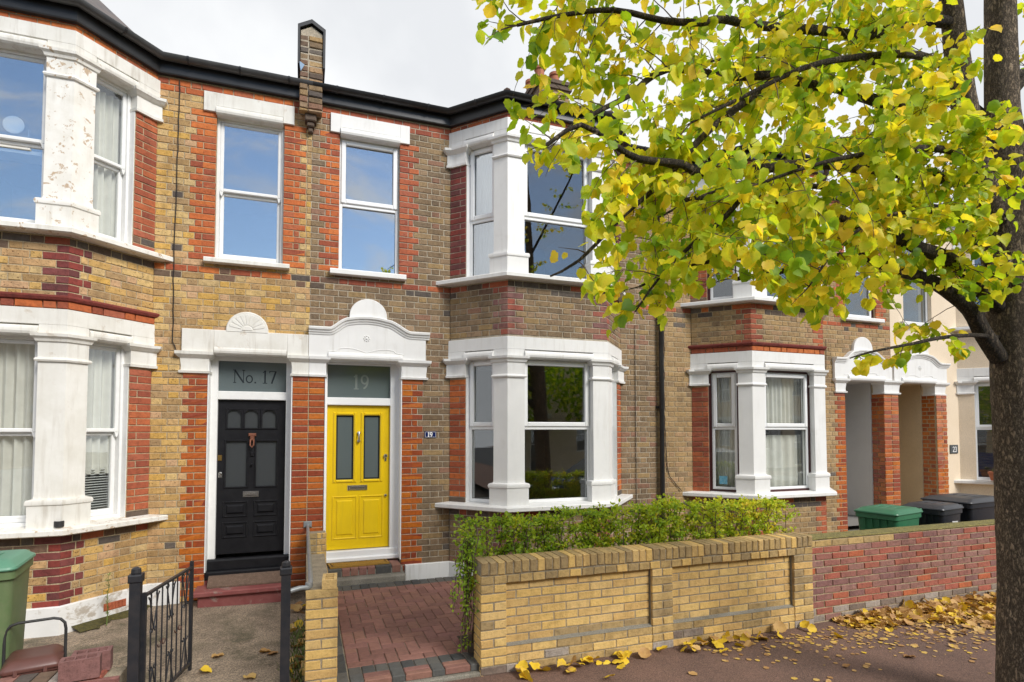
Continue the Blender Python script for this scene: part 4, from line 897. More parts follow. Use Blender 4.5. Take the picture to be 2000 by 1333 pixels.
def chimney():
    root = r21; f = Fr((-.13,3.7,0),(1,0,0),(0,-1,0)); g = Fr((4.82,0,0),(0,-1,0),(-1,0,0)); specs = []
    core = MB().box(WALL, 4.826, 5.56, -5.3, -3.706, 7.4, 9.8); o = build('chimney_stack', core, M['mortar19'], root)
    lay(specs, f, 4.95, 5.70, 7.6, 9.8, lambda u, z, k: random.choice(['stock19','dark','stock21'])); lay(specs, g, -5.3, -3.7, 7.6, 9.8, lambda u, z, k: random.choice(['stock19','dark']))
    m = MB(); tt = ['stock19','dark','stock21']
    for fr, a, b, z0, z1, t, key, d in specs: m.cbox(fr, a, b, -.02, .0, z0, z1, .006, random.uniform(.01,.99), tt.index(t), .002)
    for k, z in enumerate((10.30, 10.38, 10.46)): pass
    build('chimney_brickwork', m, [M[t] for t in tt], o, kind='stuff', recalc=False)
    cr = MB(); cr.box(WALL, 4.77, 5.62, -5.35, -3.65, 9.62, 9.72); cr.box(WALL, 4.74, 5.65, -5.38, -3.62, 9.72, 9.8); build('chimney_crown', cr, M['dark'], o)
    for i in range(4): build('chimney_pot', MB().lathe((4.97+.42*(i%2), 4.0+.55*(i//2)+.1*(i%2), 9.8), [(.13,0),(.13,.08),(.11,.1),(.105,.36),(.13,.38),(.13,.44),(.10,.44),(.10,.1)], 14), M['terracotta'], o, smooth=40)
chimney()
# pipes and cables on the fronts
dp = MB(); dp.tube([(5.357,-.065,G),(5.357,-.065,6.28),(5.357,-.115,6.37)], .038, 12); o = build('downpipe', dp, M['gutter'], r21, smooth=40)
for z in (.5, 2.28, 4.1, 5.6): q = MB(); q.tube([(5.357,-.065,z),(5.357,-.065,z+.05)], .047, 12); q.box(WALL, 5.29, 5.425, 0, .03, z+.005, z+.045); build('pipe_clip', q, M['gutter'], o)
def cable(root, pts, r=.006, w=.012):
    p2 = []
    for i in range(len(pts)-1):
        a, b = V(pts[i]), V(pts[i+1]); n = max(2, int((b-a).length/.12))
        for k in range(n): p2.append(a.lerp(b, k/n)+V((random.uniform(-w,w)*.5, 0, 0)))
    p2.append(V(pts[-1])); build('cable', MB().tube(p2, r, 5), M['cable'], root, smooth=True)
cable(r17, [(-1.478,-.016,6.20),(-1.486,-.014,5.0),(-1.50,-.014,4.0),(-1.49,-.014,3.0),(-1.455,-.02,2.90)])
cable(r19, [(4.905,-.014,3.6),(4.91,-.014,.2)], .005, .004)
cable(r21, [(5.44,-.014,5.5),(5.445,-.014,2.1),(5.47,-.014,1.5),(5.52,-.014,1.2),(5.75,-.02,.96)], .006, .02); cable(r21, [(8.93,-.014,3.6),(8.92,-.014,3.1),(8.83,-.014,2.8)], .005, .006)

# ------------------------------------------------------------------ garden walls
def buff_wall():
    YF = -3.20; f = Fr((0,YF,0),(1,0,0),(0,-1,0)); cp, cb = .0747, -.10; zt = .83
    root = thing('garden_wall', (3.2, YF, G), 'buff brick garden wall with recessed panels and stained brick-on-edge coping', 'garden wall'); sp = []
    piers = [(1.40,1.627),(3.065,3.291),(4.777,5.03)]; panels = [(1.627,3.065),(3.291,4.777)]
    core = MB().box(f, 1.406, 5.024, -.20, -.055, G-.1, .722)
    for a, b in piers: core.box(f, a+.006, b-.006, -.058, -.007, G-.1, .722)
    for a, b in panels: core.box(f, a-.006, b+.006, -.0585, -.013, G-.1, cb+3*cp-.012); core.box(f, a-.006, b+.006, -.0585, -.008, cb+10*cp, .722)
    H = build('wall_core', core, M['mortarw'], root)
    rows = lambda i, j: (cb+i*cp, cb+j*cp)
    def tt(u, z, k):
        if z > .64: return 'buffdirt' if random.random() < .7 else 'buff'
        if z < .05: return random.choice(['buff','buffdirt','greybrick','buff'])
        if z < .15: return random.choice(['buff','buffdirt','buffdirt'])
        return 'buff' if random.random() > .04 else 'buffdirt'
    for a, b in piers: lay(sp, f, a, b, *rows(0,10), lambda u, z, k: ('greybrick' if z < 0 else 'buff' if random.random() > (.3 if b < 4 else .6) else 'buffdirt'), cp=cp, cb=cb, bond='s', st=b-a-.0, ph=a)
    for a, b in panels:
        lay(sp, f, a+.004, b-.004, *rows(3,10), lambda u, z, k: 'buff' if z > .22 or random.random() < .25 else 'buffdirt', cp=cp, cb=cb, bond='s', d=-.05, st=.225, ph=a+.11)
        lay(sp, f, a, b, *rows(0,3), tt, cp=cp, cb=cb, bond='s', d=-.006, st=.225, ph=a)
    lay(sp, f, 1.40, 5.03, *rows(10,11), tt, cp=cp, cb=cb, bond='s', st=.107, d=0, ph=1.4)
    place_bricks(sp, {'wall': H}, root, limit=260)
    e = Fr((1.40,YF,0),(0,-1,0),(-1,0,0)); es = []; lay(es, e, -.215, .0, *rows(0,11), lambda u, z, k: 'buff', cp=cp, cb=cb, bond='s', st=.215, ph=-.215)
    for fr, a, b, z0, z1, t, key, d in es: build('brick', MB().cbox(fr, a, b-.004, -.02, .0, z0, z1, .006, random.uniform(.01,.99), 0, .002), M[t], H)
    # sloping brick ledge mortar and brick-on-edge coping
    for a, b in panels: build('ledge', MB().add([f.p(a,-.052,cb+3*cp+.01),f.p(b,-.052,cb+3*cp+.01),f.p(b,-.004,cb+3*cp-.008),f.p(a,-.004,cb+3*cp-.008),f.p(a,-.052,cb+3*cp-.02),f.p(b,-.052,cb+3*cp-.02)], [(0,1,2,3),(0,3,4),(1,2,5)]), M['kerbstone'], root, recalc=False)
    cop = build('coping_bed', MB().box(f, 1.40, 5.03, -.222, -.004, .721, .815), M['mortarw'], root); x = 1.398; n = 0; mesh = {}
    wds = (5.034-x)/50
    for i in range(50):
        for k in range(1):
            t = random.choice(['buffdirt','buffdirt','buffdirt','buff'])
            key = (t, random.randrange(3))
            if key not in mesh:
                q = MB().cbox(Fr((0,0,0),(1,0,0),(0,-1,0)), -wds/2+.004, wds/2-.004, -.23, .006, -.054, .054, .007, 0, 0, .003); me = bpy.data.meshes.new('coping_brick'); me.from_pydata(q.v, [], q.f); me.materials.append(M[t]); me.update(); mesh[key] = me
            o = bpy.data.objects.new('coping_brick', mesh[key]); o.location = (x+wds*(i+.5), YF, .777+random.uniform(-.003,.003)); o['rnd'] = random.uniform(.01,.99); link(o, cop)
buff_wall()
def red_wall():
    YF = -3.16; f = Fr((0,YF,0),(1,0,0),(0,-1,0)); cp, cb = .0712, -.085; sp = []
    root = thing('garden_wall', (6.8, YF, G), 'plain red brick garden wall with mossy top beside the buff wall', 'garden wall')
    H = build('wall_core', MB().box(f, 5.04, 9.4, -.215, -.008, G-.1, .77), M['mortar17'], root)
    lay(sp, f, 5.04, 9.4, -.085, .77, lambda u, z, k: 'greybrick' if z < .08 and random.random() < .75 else 'red' if random.random() < .10 else ('buffdirt' if z > .69 and u < 6.2 else 'pinkbrown'), cp=cp, cb=cb, bond='s', ph=5.0)
    place_bricks(sp, {'wall': H}, root)
    build('moss_capping', MB().cbox(Fr((0,YF,0),(1,0,0),(0,-1,0)), 5.035, 9.4, -.225, .004, .771, .786, .006), surf('yellow_moss', (.22,.19,.06), (.13,.11,.04), 14, 1, 1, fine=(90,.7)), root)
red_wall()
def low_wall():
    YF = -3.15; f = Fr((0,YF,0),(1,0,0),(0,-1,0)); sp = []
    root = thing('garden_wall', (-3, YF, G), 'low broken red brick front wall beside the iron gate post', 'garden wall')
    H = build('wall_core', MB().box(f, -4.9, -1.17, -.215, -.008, G-.1, .245), M['mortarw'], root)
    lay(sp, f, -4.9, -1.17, -.1, .25, lambda u, z, k: random.choice(['pinkbrown','pinkbrown','dark']), cp=.079, cb=-.1, bond='s'); place_bricks(sp, {'wall': H}, root)
    x = -4.9
    while x < -1.3:
        o = build('coping_brick', MB().cbox(Fr((x, YF+.01, 0),(1,0,0),(0,-1,0)), .003, .10, -.22, .0, .245, .262+random.uniform(-.008,.008), .01, random.uniform(.01,.99), 0, .005), M[random.choice(['greybrick','dark','pinkbrown'])], H); x += .107
low_wall()
def loose_brick(x, y, z, rot, label):
    """perforated brick: a body with three square-cut holes"""
    q = MB(); l, wd, h = .225, .108, (.135 if z < .5 else .068); c = math.cos(rot); s = math.sin(rot)
    def T(p): return (x+p[0]*c-p[1]*s, y+p[0]*s+p[1]*c, z+p[2])
    xs = [-l/2, -.088, -.036, -.026, .026, .036, .088, l/2]; ys = [-wd/2, -.032, .032, wd/2]
    for i in range(7):
        for j in range(3):
            hole = j == 1 and i in (1,3,5)
            a, b, cc, d = xs[i], xs[i+1], ys[j], ys[j+1]; top = .02 if hole else h
            q.add([T((a,cc,0)),T((b,cc,0)),T((b,d,0)),T((a,d,0)),T((a,cc,top)),T((b,cc,top)),T((b,d,top)),T((a,d,top))], [(0,3,2,1),(4,5,6,7),(0,1,5,4),(1,2,6,5),(2,3,7,6),(3,0,4,7)], .63)
    return build('loose_brick', q, M['pinkbrown' if z < .5 else 'buff'], None, label=label, cat='brick', recalc=False)
loose_brick(-1.40, -3.11, .265, .16, 'perforated red brick lying on the low wall, nearer the pavement')
loose_brick(-1.37, -2.985, .262, .12, 'perforated red brick lying on the low wall, nearer the house')
def divider():
    root = thing('garden_wall', (.15, -1.7, G), 'narrow buff brick dividing wall with end pier between the two front paths', 'garden wall'); sp = []
    core = MB().box(WALL, .045, .255, .05, 3.14, G-.1, .42); core.box(WALL, .035, .258, 2.90, 3.163, G-.1, .70); core.box(WALL, .055, .272, .06, .34, G-.1, .655)
    H = build('wall_core', core, M['mortarw'], root)
    f = Fr((0,-3.17,0),(1,0,0),(0,-1,0)); lay(sp, f, .029, .262, -.1, .72, lambda u, z, k: 'buff' if z < .62 else 'buffdirt', cp=.0757, cb=-.1, bond='s', st=.233, ph=.029)
    sp2 = []
    for fr, a, b, z0, z1, t, key, d in sp:
        k = round((z0+.1)/.0757)
        if k % 2 == 0: sp2.append((fr, .029, .262, z0, z1, t, key, d))
        elif abs(a-.029) < .01: sp2 += [(fr, .029, .140, z0, z1, t, key, d), (fr, .150, .262, z0, z1, t, key, d)]
    g = Fr((0,-.345,0),(1,0,0),(0,-1,0)); lay(sp2, g, .165, .278, -.1, .67, lambda u, z, k: 'buff', cp=.0790, cb=-.1, bond='s', st=.113, ph=.165)
    lay(sp2, g, .05, .158, -.1, .67, lambda u, z, k: 'buffdirt', cp=.0790, cb=-.1, bond='s', st=.108, ph=.05)
    s = Fr((.262,0,0),(0,1,0),(1,0,0)); lay(sp2, s, -3.165, -.06, -.1, .41, lambda u, z, k: 'buff', cp=.0757, cb=-.1, bond='s'); lay(sp2, s, -3.165, -2.9, .43, .70, lambda u, z, k: 'buff', cp=.0757, cb=-.1, bond='s', st=.23)
    place_bricks(sp2, {'wall': H}, root)
divider()
loose_brick(.205, -3.06, .722, 1.5, 'perforated buff brick lying on the end pier between the paths')

# ------------------------------------------------------------------ iron gate, posts, handrail
for x, zt, lab in ((-1.08, .985, 'black iron gate post carrying the open scroll gate'), (-.112, .955, 'black iron gate post beside the buff end pier')):
    t = thing('gate_post', (x, -3.15, G), lab, 'gate post'); f = Fr((x,-3.15,0),(1,0,0),(0,-1,0))
    build('shaft', MB().box(f, -.033, .033, -.033, .033, -.2, zt-.05), M['iron'], t)
    q = MB(); q.cbox(f, -.042, .042, -.042, .042, zt-.10, zt-.045, .008); q.lathe((x,-3.15,zt-.048), [(.028,0),(.032,.015),(.03,.04),(.012,.05)], 12); build('cap', q, M['iron'], t)
def gate():
    a, b = V((-1.035,-3.13,0)), V((-.875,-2.27,0)); u = (b-a).normalized(); n = V((u.y,-u.x,0)); Lg = (b-a).length; f = Fr(a, u, n)
    t = thing('iron_gate', (a.x, a.y, -.09), 'open black iron garden gate with thin bars and scrolls', 'gate'); z0, z1 = -.06, .80
    P = lambda s, z: V(f.p(s, 0, z))
    fr = MB(); fr.box(f, 0, .025, -.012, .012, z0, z1); fr.box(f, Lg-.028, Lg, -.012, .012, z0-.02, z1+.03); fr.box(f, .025, Lg-.028, -.01, .01, z0+.03, z0+.055); fr.box(f, .025, Lg-.028, -.012, .012, z1-.03, z1-.012); build('gate_frame', fr, M['iron'], t)
    N_ = 8
    for i in range(N_): s = .025+(Lg-.053)*(i+1)/(N_+1); build('bar', MB().tube([P(s, z0+.05), P(s, z1-.02)], .006, 6), M['iron'], t)
    def scroll(c, z, r, d, turn): 
        pts = [];
        for k in range(15): q = k/14; an = turn*(q*4.6)+(0 if d > 0 else math.pi); rr = r*(1-.72*q); pts.append(P(c+rr*math.cos(an)*1.0, z+rr*math.sin(an)))
        return pts
    for c in (.16, .45, .74):
        for zc, fl in ((.62, 1), (.10, -1)):
            q = MB(); q.tube([P(c-.07, zc+.12*fl), P(c, zc-.12*fl), P(c+.07, zc+.12*fl)], .005, 5)
            for s in (-1, 1): q.tube(scroll(c+s*.055, zc+.13*fl, .03, s, -s*fl), .005, 5); q.tube(scroll(c+s*.03, zc-.13*fl, .025, s, s*fl), .005, 5)
            build('scroll', q, M['iron'], t)
    for c in (.30, .60): q = MB(); q.tube(scroll(c-.03, .36, .035, -1, 1), .005, 5); q.tube(scroll(c+.03, .36, .035, 1, -1), .005, 5); build('scroll', q, M['rustiron'], t)
gate()
hr = thing('handrail', (.06, -.02, .72), 'galvanised pipe handrail running from the glazed pillar to the gate post', 'handrail')
build('pipe', MB().tube([(.06,.0,.722),(.06,-.06,.722),(.065,-2.95,.745),(.062,-3.03,.742),(.045,-3.07,.722),(-.02,-3.09,.728),(-.085,-3.12,.72)], .019, 10), M['galv'], hr, smooth=45)
build('wall_bracket', MB().cbox(WALL, .01, .11, 0, .02, .70, .775, .006), M['galv'], hr)
q = MB(); q.lathe((.052,-3.055,.738), [(.026,-.02),(.03,0),(.026,.02)], 12); build('elbow', q, M['galv'], hr, smooth=40)

# ------------------------------------------------------------------ doormats
def mat19():
    root = thing('doormat', (.72,-.06,.172), 'golden coir doormat with dark lattice on the step of the yellow door', 'doormat'); c, s = math.cos(.10), math.sin(.10)
    T = lambda u, v, z: (.70+u*c-v*s, .035+u*s*.6+v*c, z)
    q = MB(); bx = lambda m, a, b, e, g, z0, z1: m.add([T(a,e,z0),T(b,e,z0),T(b,g,z0),T(a,g,z0),T(a,e,z1),T(b,e,z1),T(b,g,z1),T(a,g,z1)], [(0,3,2,1),(4,5,6,7),(0,1,5,4),(1,2,6,5),(2,3,7,6),(3,0,4,7)])
    bx(q, -.37,.37,-.115,.115,.172,.184); build('backing', q, M['matdark'], root)
    e = MB(); bx(e,-.38,.38,-.125,-.105,.172,.192); bx(e,-.38,.38,.105,.125,.172,.192); bx(e,-.38,-.355,-.105,.105,.172,.192); bx(e,.355,.38,-.105,.105,.172,.192); build('border', e, M['matgold'], root)
    l = MB()
    for i in range(-5, 17):
        for d in (-1, 1):
            pts = []
            for k in range(9): v = -.10+k*.025; uu = -.35+i*.062+(d*(v+.1)*1.5); pts.append((uu, v))
            pts = [p for p in pts if -.35 < p[0] < .35]
            if len(pts) > 1: l.tube([T(a, b, .187) for a, b in pts], .007, 5)
    build('lattice', l, M['matgold'], root, kind='stuff')
mat19()
m17 = MB(); pr = [(-.16,.095),(.02,.235)]
m17.add([(-1.05,-.19,.073),(-.22,-.19,.073),(-.20,-.02,.085),(-1.06,-.02,.085),(-1.05,-.19,.09),(-.22,-.19,.09),(-.20,-.02,.165),(-1.06,-.02,.165),(-1.06,.10,.19),(-.20,.10,.19),(-1.06,.10,.165),(-.20,.10,.165)], [(0,1,5,4),(4,5,6,7),(7,6,9,8),(8,9,11,10),(0,4,7,3),(1,2,6,5),(3,7,8,10),(2,11,9,6)])
build('doormat', m17, M['mat'], None, label='worn brown doormat on the red step of the black door', cat='doormat')

# ------------------------------------------------------------------ bins
def wheelie(x, y, rot, label, body, lid, wd=.58, dp=.72, h=1.08, group='wheelie bins'):
    t = thing('wheelie_bin', (x, y, -.1), label, 'wheelie bin', group); c, s = math.cos(rot), math.sin(rot); z0 = -.1
    T = lambda u, v, z: (x+u*c-v*s, y+u*s+v*c, z0+z)      # u across, v: handle at +v
    def rr(w, d, z, cv=0, k=.05): 
        p = []
        for sx, sy, a0 in ((1,1,0),(-1,1,90),(-1,-1,180),(1,-1,270)):
            for i in range(4): a = R(a0+i*30); p.append(T(sx*(w/2-k)+k*math.cos(a), cv+sy*(d/2-k)+k*math.sin(a), z))
        return p
    B = MB().loft([rr(wd*.80,dp*.70,.07,.03),rr(wd*.82,dp*.72,.12,.03),rr(wd*.94,dp*.86,h*.84,.0),rr(wd*.95,dp*.87,h*.865),rr(wd*1.0,dp*.95,h*.875),rr(wd*1.0,dp*.95,h*.93)]); build('body', B, M[body], t, smooth=35)
    Lb = MB().loft([rr(wd*1.04,dp*1.0,h*.93),rr(wd*1.05,dp*1.01,h*.938),rr(wd*1.03,dp*.99,h*.95),rr(wd*.95,dp*.90,h*.962,.01),rr(wd*.86,dp*.80,h*.982,.02),rr(wd*.74,dp*.66,h*.988,.03)]); l = build('lid', Lb, M[lid], t, smooth=35)
    q = MB()
    for u in (-.2, 0, .2): q.tube([T(u*wd, -dp*.36, h*.972), T(u*wd, dp*.03, h*.990), T(u*wd, dp*.38, h*.975)], .012, 6)
    build('lid_rib', q, M[lid], l, smooth=40)
    q = MB().tube([T(-wd*.40, dp*.47, h*.92), T(-wd*.40, dp*.58, h*.945), T(wd*.40, dp*.58, h*.945), T(wd*.40, dp*.47, h*.92)], .022, 8); q.tube([T(-wd*.12, dp*.50, h*.94), T(-wd*.12, dp*.58, h*.93)], .016, 8); q.tube([T(wd*.12, dp*.50, h*.94), T(wd*.12, dp*.58, h*.93)], .016, 8); build('handle', q, M[body], t, smooth=40)
    q = MB()
    for u in (-.25,-.08,.08,.25): q.add([T(u*wd-.006, -dp*.45, h*.87), T(u*wd+.006, -dp*.45, h*.87), T(u*wd+.006, -dp*.44, h*.72), T(u*wd-.006, -dp*.44, h*.72), T(u*wd-.006,-dp*.475,h*.87), T(u*wd+.006,-dp*.475,h*.87)], [(0,1,2,3),(4,5,2,3),(0,3,4),(1,5,2)])
    build('rim_rib', q, M[body], t)
    for sgn in (-1, 1):
        wc = V(T(sgn*wd*.43, dp*.36, .10)); ax = (V(T(1,0,0))-V(T(0,0,0))).normalized()*.03
        build('wheel', MB().tube([wc-ax, wc-ax*.8, wc+ax*.8, wc+ax], [.085,.10,.10,.085], 18), M['gasket'], t, smooth=30)
    return t
wheelie(-2.20, -2.55, R(8), 'faded green wheelie bin behind the low broken front wall', 'binPale', 'lidGreen', .52, .58, 1.13)
b1_ = wheelie(6.98, -2.58, R(-78), 'dark green wheelie bin behind the red garden wall', 'binGreen', 'binGreen', .50, .70, 1.08)
b2_ = wheelie(7.92, -2.50, R(-80), 'narrow black wheelie bin between the dark green bin and the wide black bin', 'binBlack', 'binBlack', .48, .60, 1.08)
b3_ = wheelie(8.85, -2.30, R(-84), 'wide black wheelie bin with ribbed lid next to the tree trunk', 'binBlack', 'binBlack', .62, .95, 1.12)
f_ = Fr((0,-2.76,0),(1,0,0),(0,-1,0)); build('label_patch', MB().box(Fr((7.95,-2.757,0),(1,-.05,0),(-.05,-1,0)), -.05, .05, 0, .004, .73, .76), M['greyrender'], b2_)
def caddy():
    x, y = -1.79, -2.74; t = thing('food_caddy', (x, y, -.11), 'small brown food waste caddy with raised black handle', 'food caddy'); rot = R(14); c, s = math.cos(rot), math.sin(rot); T = lambda u, v, z: (x+u*c-v*s, y+u*s+v*c, -.11+z)
    def rr(w, d, z, cv=0, k=.03):
        p = []
        for sx, sy, a0 in ((1,1,0),(-1,1,90),(-1,-1,180),(1,-1,270)):
            for i in range(4): a = R(a0+i*30); p.append(T(sx*(w/2-k)+k*math.cos(a), cv+sy*(d/2-k)+k*math.sin(a), z))
        return p
    build('body', MB().loft([rr(.25,.26,0),rr(.25,.26,.02),rr(.30,.33,.36),rr(.315,.345,.37),rr(.315,.345,.39)]), M['caddy'], t, smooth=35)
    l = build('lid', MB().loft([rr(.33,.37,.39),rr(.335,.375,.405),rr(.325,.365,.42),rr(.26,.29,.455),rr(.18,.20,.462)]), M['caddy'], t, smooth=35)
    q = MB(); q.tube([T(-.172,.06,.37),T(-.172,.06,.58),T(-.165,.06,.625),T(-.14,.06,.655),T(-.10,.06,.668),T(.10,.06,.668),T(.14,.06,.655),T(.165,.06,.625),T(.172,.06,.58),T(.172,.06,.37)], .010, 8); build('handle', q, M['gasket'], t, smooth=40)
    for u in (-.08, .08): build('lid_clip', MB().tube([T(u,-.185,.41),T(u,-.198,.38),T(u,-.19,.34)], .012, 6), M['caddy'], l)
caddy()

# ------------------------------------------------------------------ things in and at the windows
def curtain(fr, u0, u1, z0, z1, d, label, mat='curtain', waves=7, amp=.03):
    m = MB(); n = waves*8; vs = []; fs = []
    for i in range(n+1):
        u = u0+(u1-u0)*i/n; w = amp*math.sin(i/8*2*math.pi)+amp*.4*math.sin(i*.37)
        for z, k in ((z0, 1.15), ((z0+z1)/2, 1), (z1, .75)): vs.append(fr.p(u, d+w*k, z))
    for i in range(n):
        for j in range(2): a = i*3+j; fs.append((a, a+3, a+4, a+1))
    b = len(vs); vs += [tuple(V(v)-V(fr.n)*.006) for v in vs]; fs += [tuple(i+b for i in f[::-1]) for f in fs]
    m.add(vs, fs); return build('curtain', m, M[mat], None, smooth=60, label=label, cat='curtain', group='window hangings', recalc=False)
def blind(fr, u0, u1, z0, z1, d, label, mat='blind', pitch=.028):
    t = thing('window_blind', fr.p((u0+u1)/2, d, z0), label, 'blind', 'window hangings'); z = z0; sl = None
    while z < z1:
        p0, p1, p2, p3 = fr.p(u0,d+.012,z), fr.p(u1,d+.012,z), fr.p(u1,d-.012,z+.010), fr.p(u0,d-.012,z+.010)
        if sl is None:
            sl = build('slat', MB().add([p0,p1,p2,p3,*[(a,b,c+.002) for a,b,c in (p0,p1,p2,p3)]], [(0,1,2,3),(7,6,5,4),(0,4,5,1),(1,5,6,2),(2,6,7,3),(3,7,4,0)]), M[mat], t, recalc=False); zs = z
        else: o = sl.copy(); o.location = V(sl.location)+V((0,0,z-zs)); COL.objects.link(o)
        z += pitch
fl17, ff17, fr17_ = bay_frames(-3.075); fl21, ff21, fr21_ = bay_frames(7.355); fl19, ff19, fr19_ = bay_frames(3.28); fl23, ff23, fr23_ = bay_frames(13.87)
curtain(ff17, .80, 1.27, .98, 2.86, -.235, 'pale linen curtain drawn back inside the ground floor front window of the black-door house', waves=5)
curtain(fr17_, .16, .66, 1.45, 2.86, -.235, 'pale linen curtain inside the ground floor side window of the black-door house', waves=5)
blind(fr17_, .18, .66, .99, 1.5, -.24, 'pale slatted blind below the curtain in the black-door house bay')
curtain(fr17_, .36, .66, 4.1, 5.8, -.24, 'pale curtain inside the upstairs side window of the peeling bay', waves=4)
curtain(ff21, .26, 1.24, 2.0, 2.85, -.26, 'white net curtain in the maroon-edged front window', waves=11, amp=.018)
curtain(ff21, .26, 1.24, 1.0, 1.86, -.24, 'pale green lower curtain behind the maroon-edged front window', waves=6, amp=.02)
curtain(fl21, .28, .70, 1.0, 2.85, -.26, 'pale net curtain in the narrow maroon-edged side window', waves=6, amp=.018)
blind(fl23, .28, .72, 1.02, 2.86, -.22, 'brown slatted blind in the cream house bay window', 'woodblind', .032)
curtain(fl19, .28, .72, 4.08, 5.84, -.22, 'pale patterned voile inside the upstairs narrow window of the yellow-door house', waves=8, amp=.01)
mr = thing('dressing_mirror', ff17.p(1.02, -.30, 4.95), 'round white dressing mirror on a stand in the upstairs peeling bay', 'mirror')
c0 = ff17.p(.93, -.165, 5.13); ring = MB(); n = 28
ring.loft([[(c0[0]+ra*math.cos(2*math.pi*k/n), c0[1]+h, c0[2]+ra*math.sin(2*math.pi*k/n)) for k in range(n)] for ra, h in ((.088,.012),(.094,.0),(.088,-.006),(.078,-.004))]); build('mirror_disc', ring, M['mirrorface'], mr, smooth=40)
for s in (-.13, .13): build('stand_post', MB().tube([(c0[0]+s, c0[1], 4.90), (c0[0]+s, c0[1], 5.10)], .006, 7), M['chrome'], mr)
build('stand_base', MB().box(WALL, c0[0]-.15, c0[0]+.15, -c0[1]-.08, -c0[1]+.012, 4.88, 4.90), M['curtain'], mr)
build('stand_table', MB().box(WALL, c0[0]-.4, c0[0]+.4, -c0[1]-.25, -c0[1]-.01, 4.84, 4.88), M['curtain'], mr)
cu = MB().lathe((-2.33,-.722,.955), [(.042,0),(.043,.008),(.043,.055),(.038,.06),(.034,.06),(.032,.045)], 22); build('round_pot', cu, M['gasket'], None, smooth=40, label='small black round pot standing on the peeling bay sill', cat='pot')
pt = thing('plant_pot', (12.72,-.50,.955), 'terracotta plant pot with small green plant on the cream house sill', 'plant pot'); build('pot', MB().lathe((12.72,-.50,.955), [(.075,0),(.105,.13),(.118,.13),(.118,.17),(.10,.17),(.095,.14)], 20), M['terracotta'], pt, smooth=40)
lv = MB()
for i in range(60):
    a, b = random.uniform(0,6.28), random.uniform(.2,1.3); l = random.uniform(.05,.11); d = V((math.cos(a)*math.cos(b), math.sin(a)*math.cos(b), math.sin(b))); o = V((12.72,-.50,1.115)); s = d.cross(V((0,0,1))).normalized()*.012
    lv.add([tuple(o), tuple(o+d*l*.5+s), tuple(o+d*l), tuple(o+d*l*.5-s)], [(0,1,2,3)])
build('plant', lv, M['weed'], pt, kind='stuff', recalc=False)
build('window_sticker', MB().box(fl21, .40, .52, -.108, -.104, 1.07, 1.20), M['sticker'], r21)

# ------------------------------------------------------------------ leaves
def leaf_shape(sz, fold, curl, wav, ser=True):
    ts = [0, .10, .26, .42, .58, .74, .88, 1.0]; ws = [.20, .43, .52, .53, .47, .34, .17, 0]
    mid = []; lf = []; rt = []
    for i, (t, w_) in enumerate(zip(ts, ws)):
        w_ = w_*(1+(.10 if i % 2 else -.06)) if ser and 0 < i < 7 else w_
        x = (t-(.10 if i == 0 else 0))*sz; zc = -curl*t*t*sz
        mid.append((t*sz, 0, zc)); z1 = abs(w_)*sz*fold+zc
        lf.append((x, w_*sz, z1+wav*sz*math.sin(t*9))); rt.append((x, -w_*sz, z1+wav*sz*math.sin(t*8+1)))
    vs = mid+lf[:-1]+rt[:-1]; n = len(mid); fs = []
    for i in range(n-1):
        a, b = n+i, n+i+1; c, d = 2*n-1+i, 2*n-1+i+1
        if i < n-2: fs += [(i, i+1, b, a), (i, c, d, i+1)]
        else: fs += [(i, i+1, a), (i, c, i+1)]
    return vs, fs
LEAFV = [leaf_shape(1, f, c, w_) for f, c, w_ in ((.3,.2,.03),(-.2,.35,.05),(.55,.5,.04),(.15,-.2,.07),(.75,.3,.05),(-.4,.6,.05))]
def basis(d, nrm):
    d = d.normalized(); s = nrm.cross(d)
    if s.length < 1e-4: s = d.orthogonal()
    s.normalize(); n = d.cross(s); return Matrix(((d.x,s.x,n.x),(d.y,s.y,n.y),(d.z,s.z,n.z)))
RV = lambda: V((random.gauss(0,1), random.gauss(0,1), random.gauss(0,1)))
def inpoly(x, y, P):
    c = False; j = len(P)-1
    for i in range(len(P)):
        if (P[i][1] > y) != (P[j][1] > y) and x < (P[j][0]-P[i][0])*(y-P[i][1])/(P[j][1]-P[i][1])+P[i][0]: c = not c
        j = i
    return c

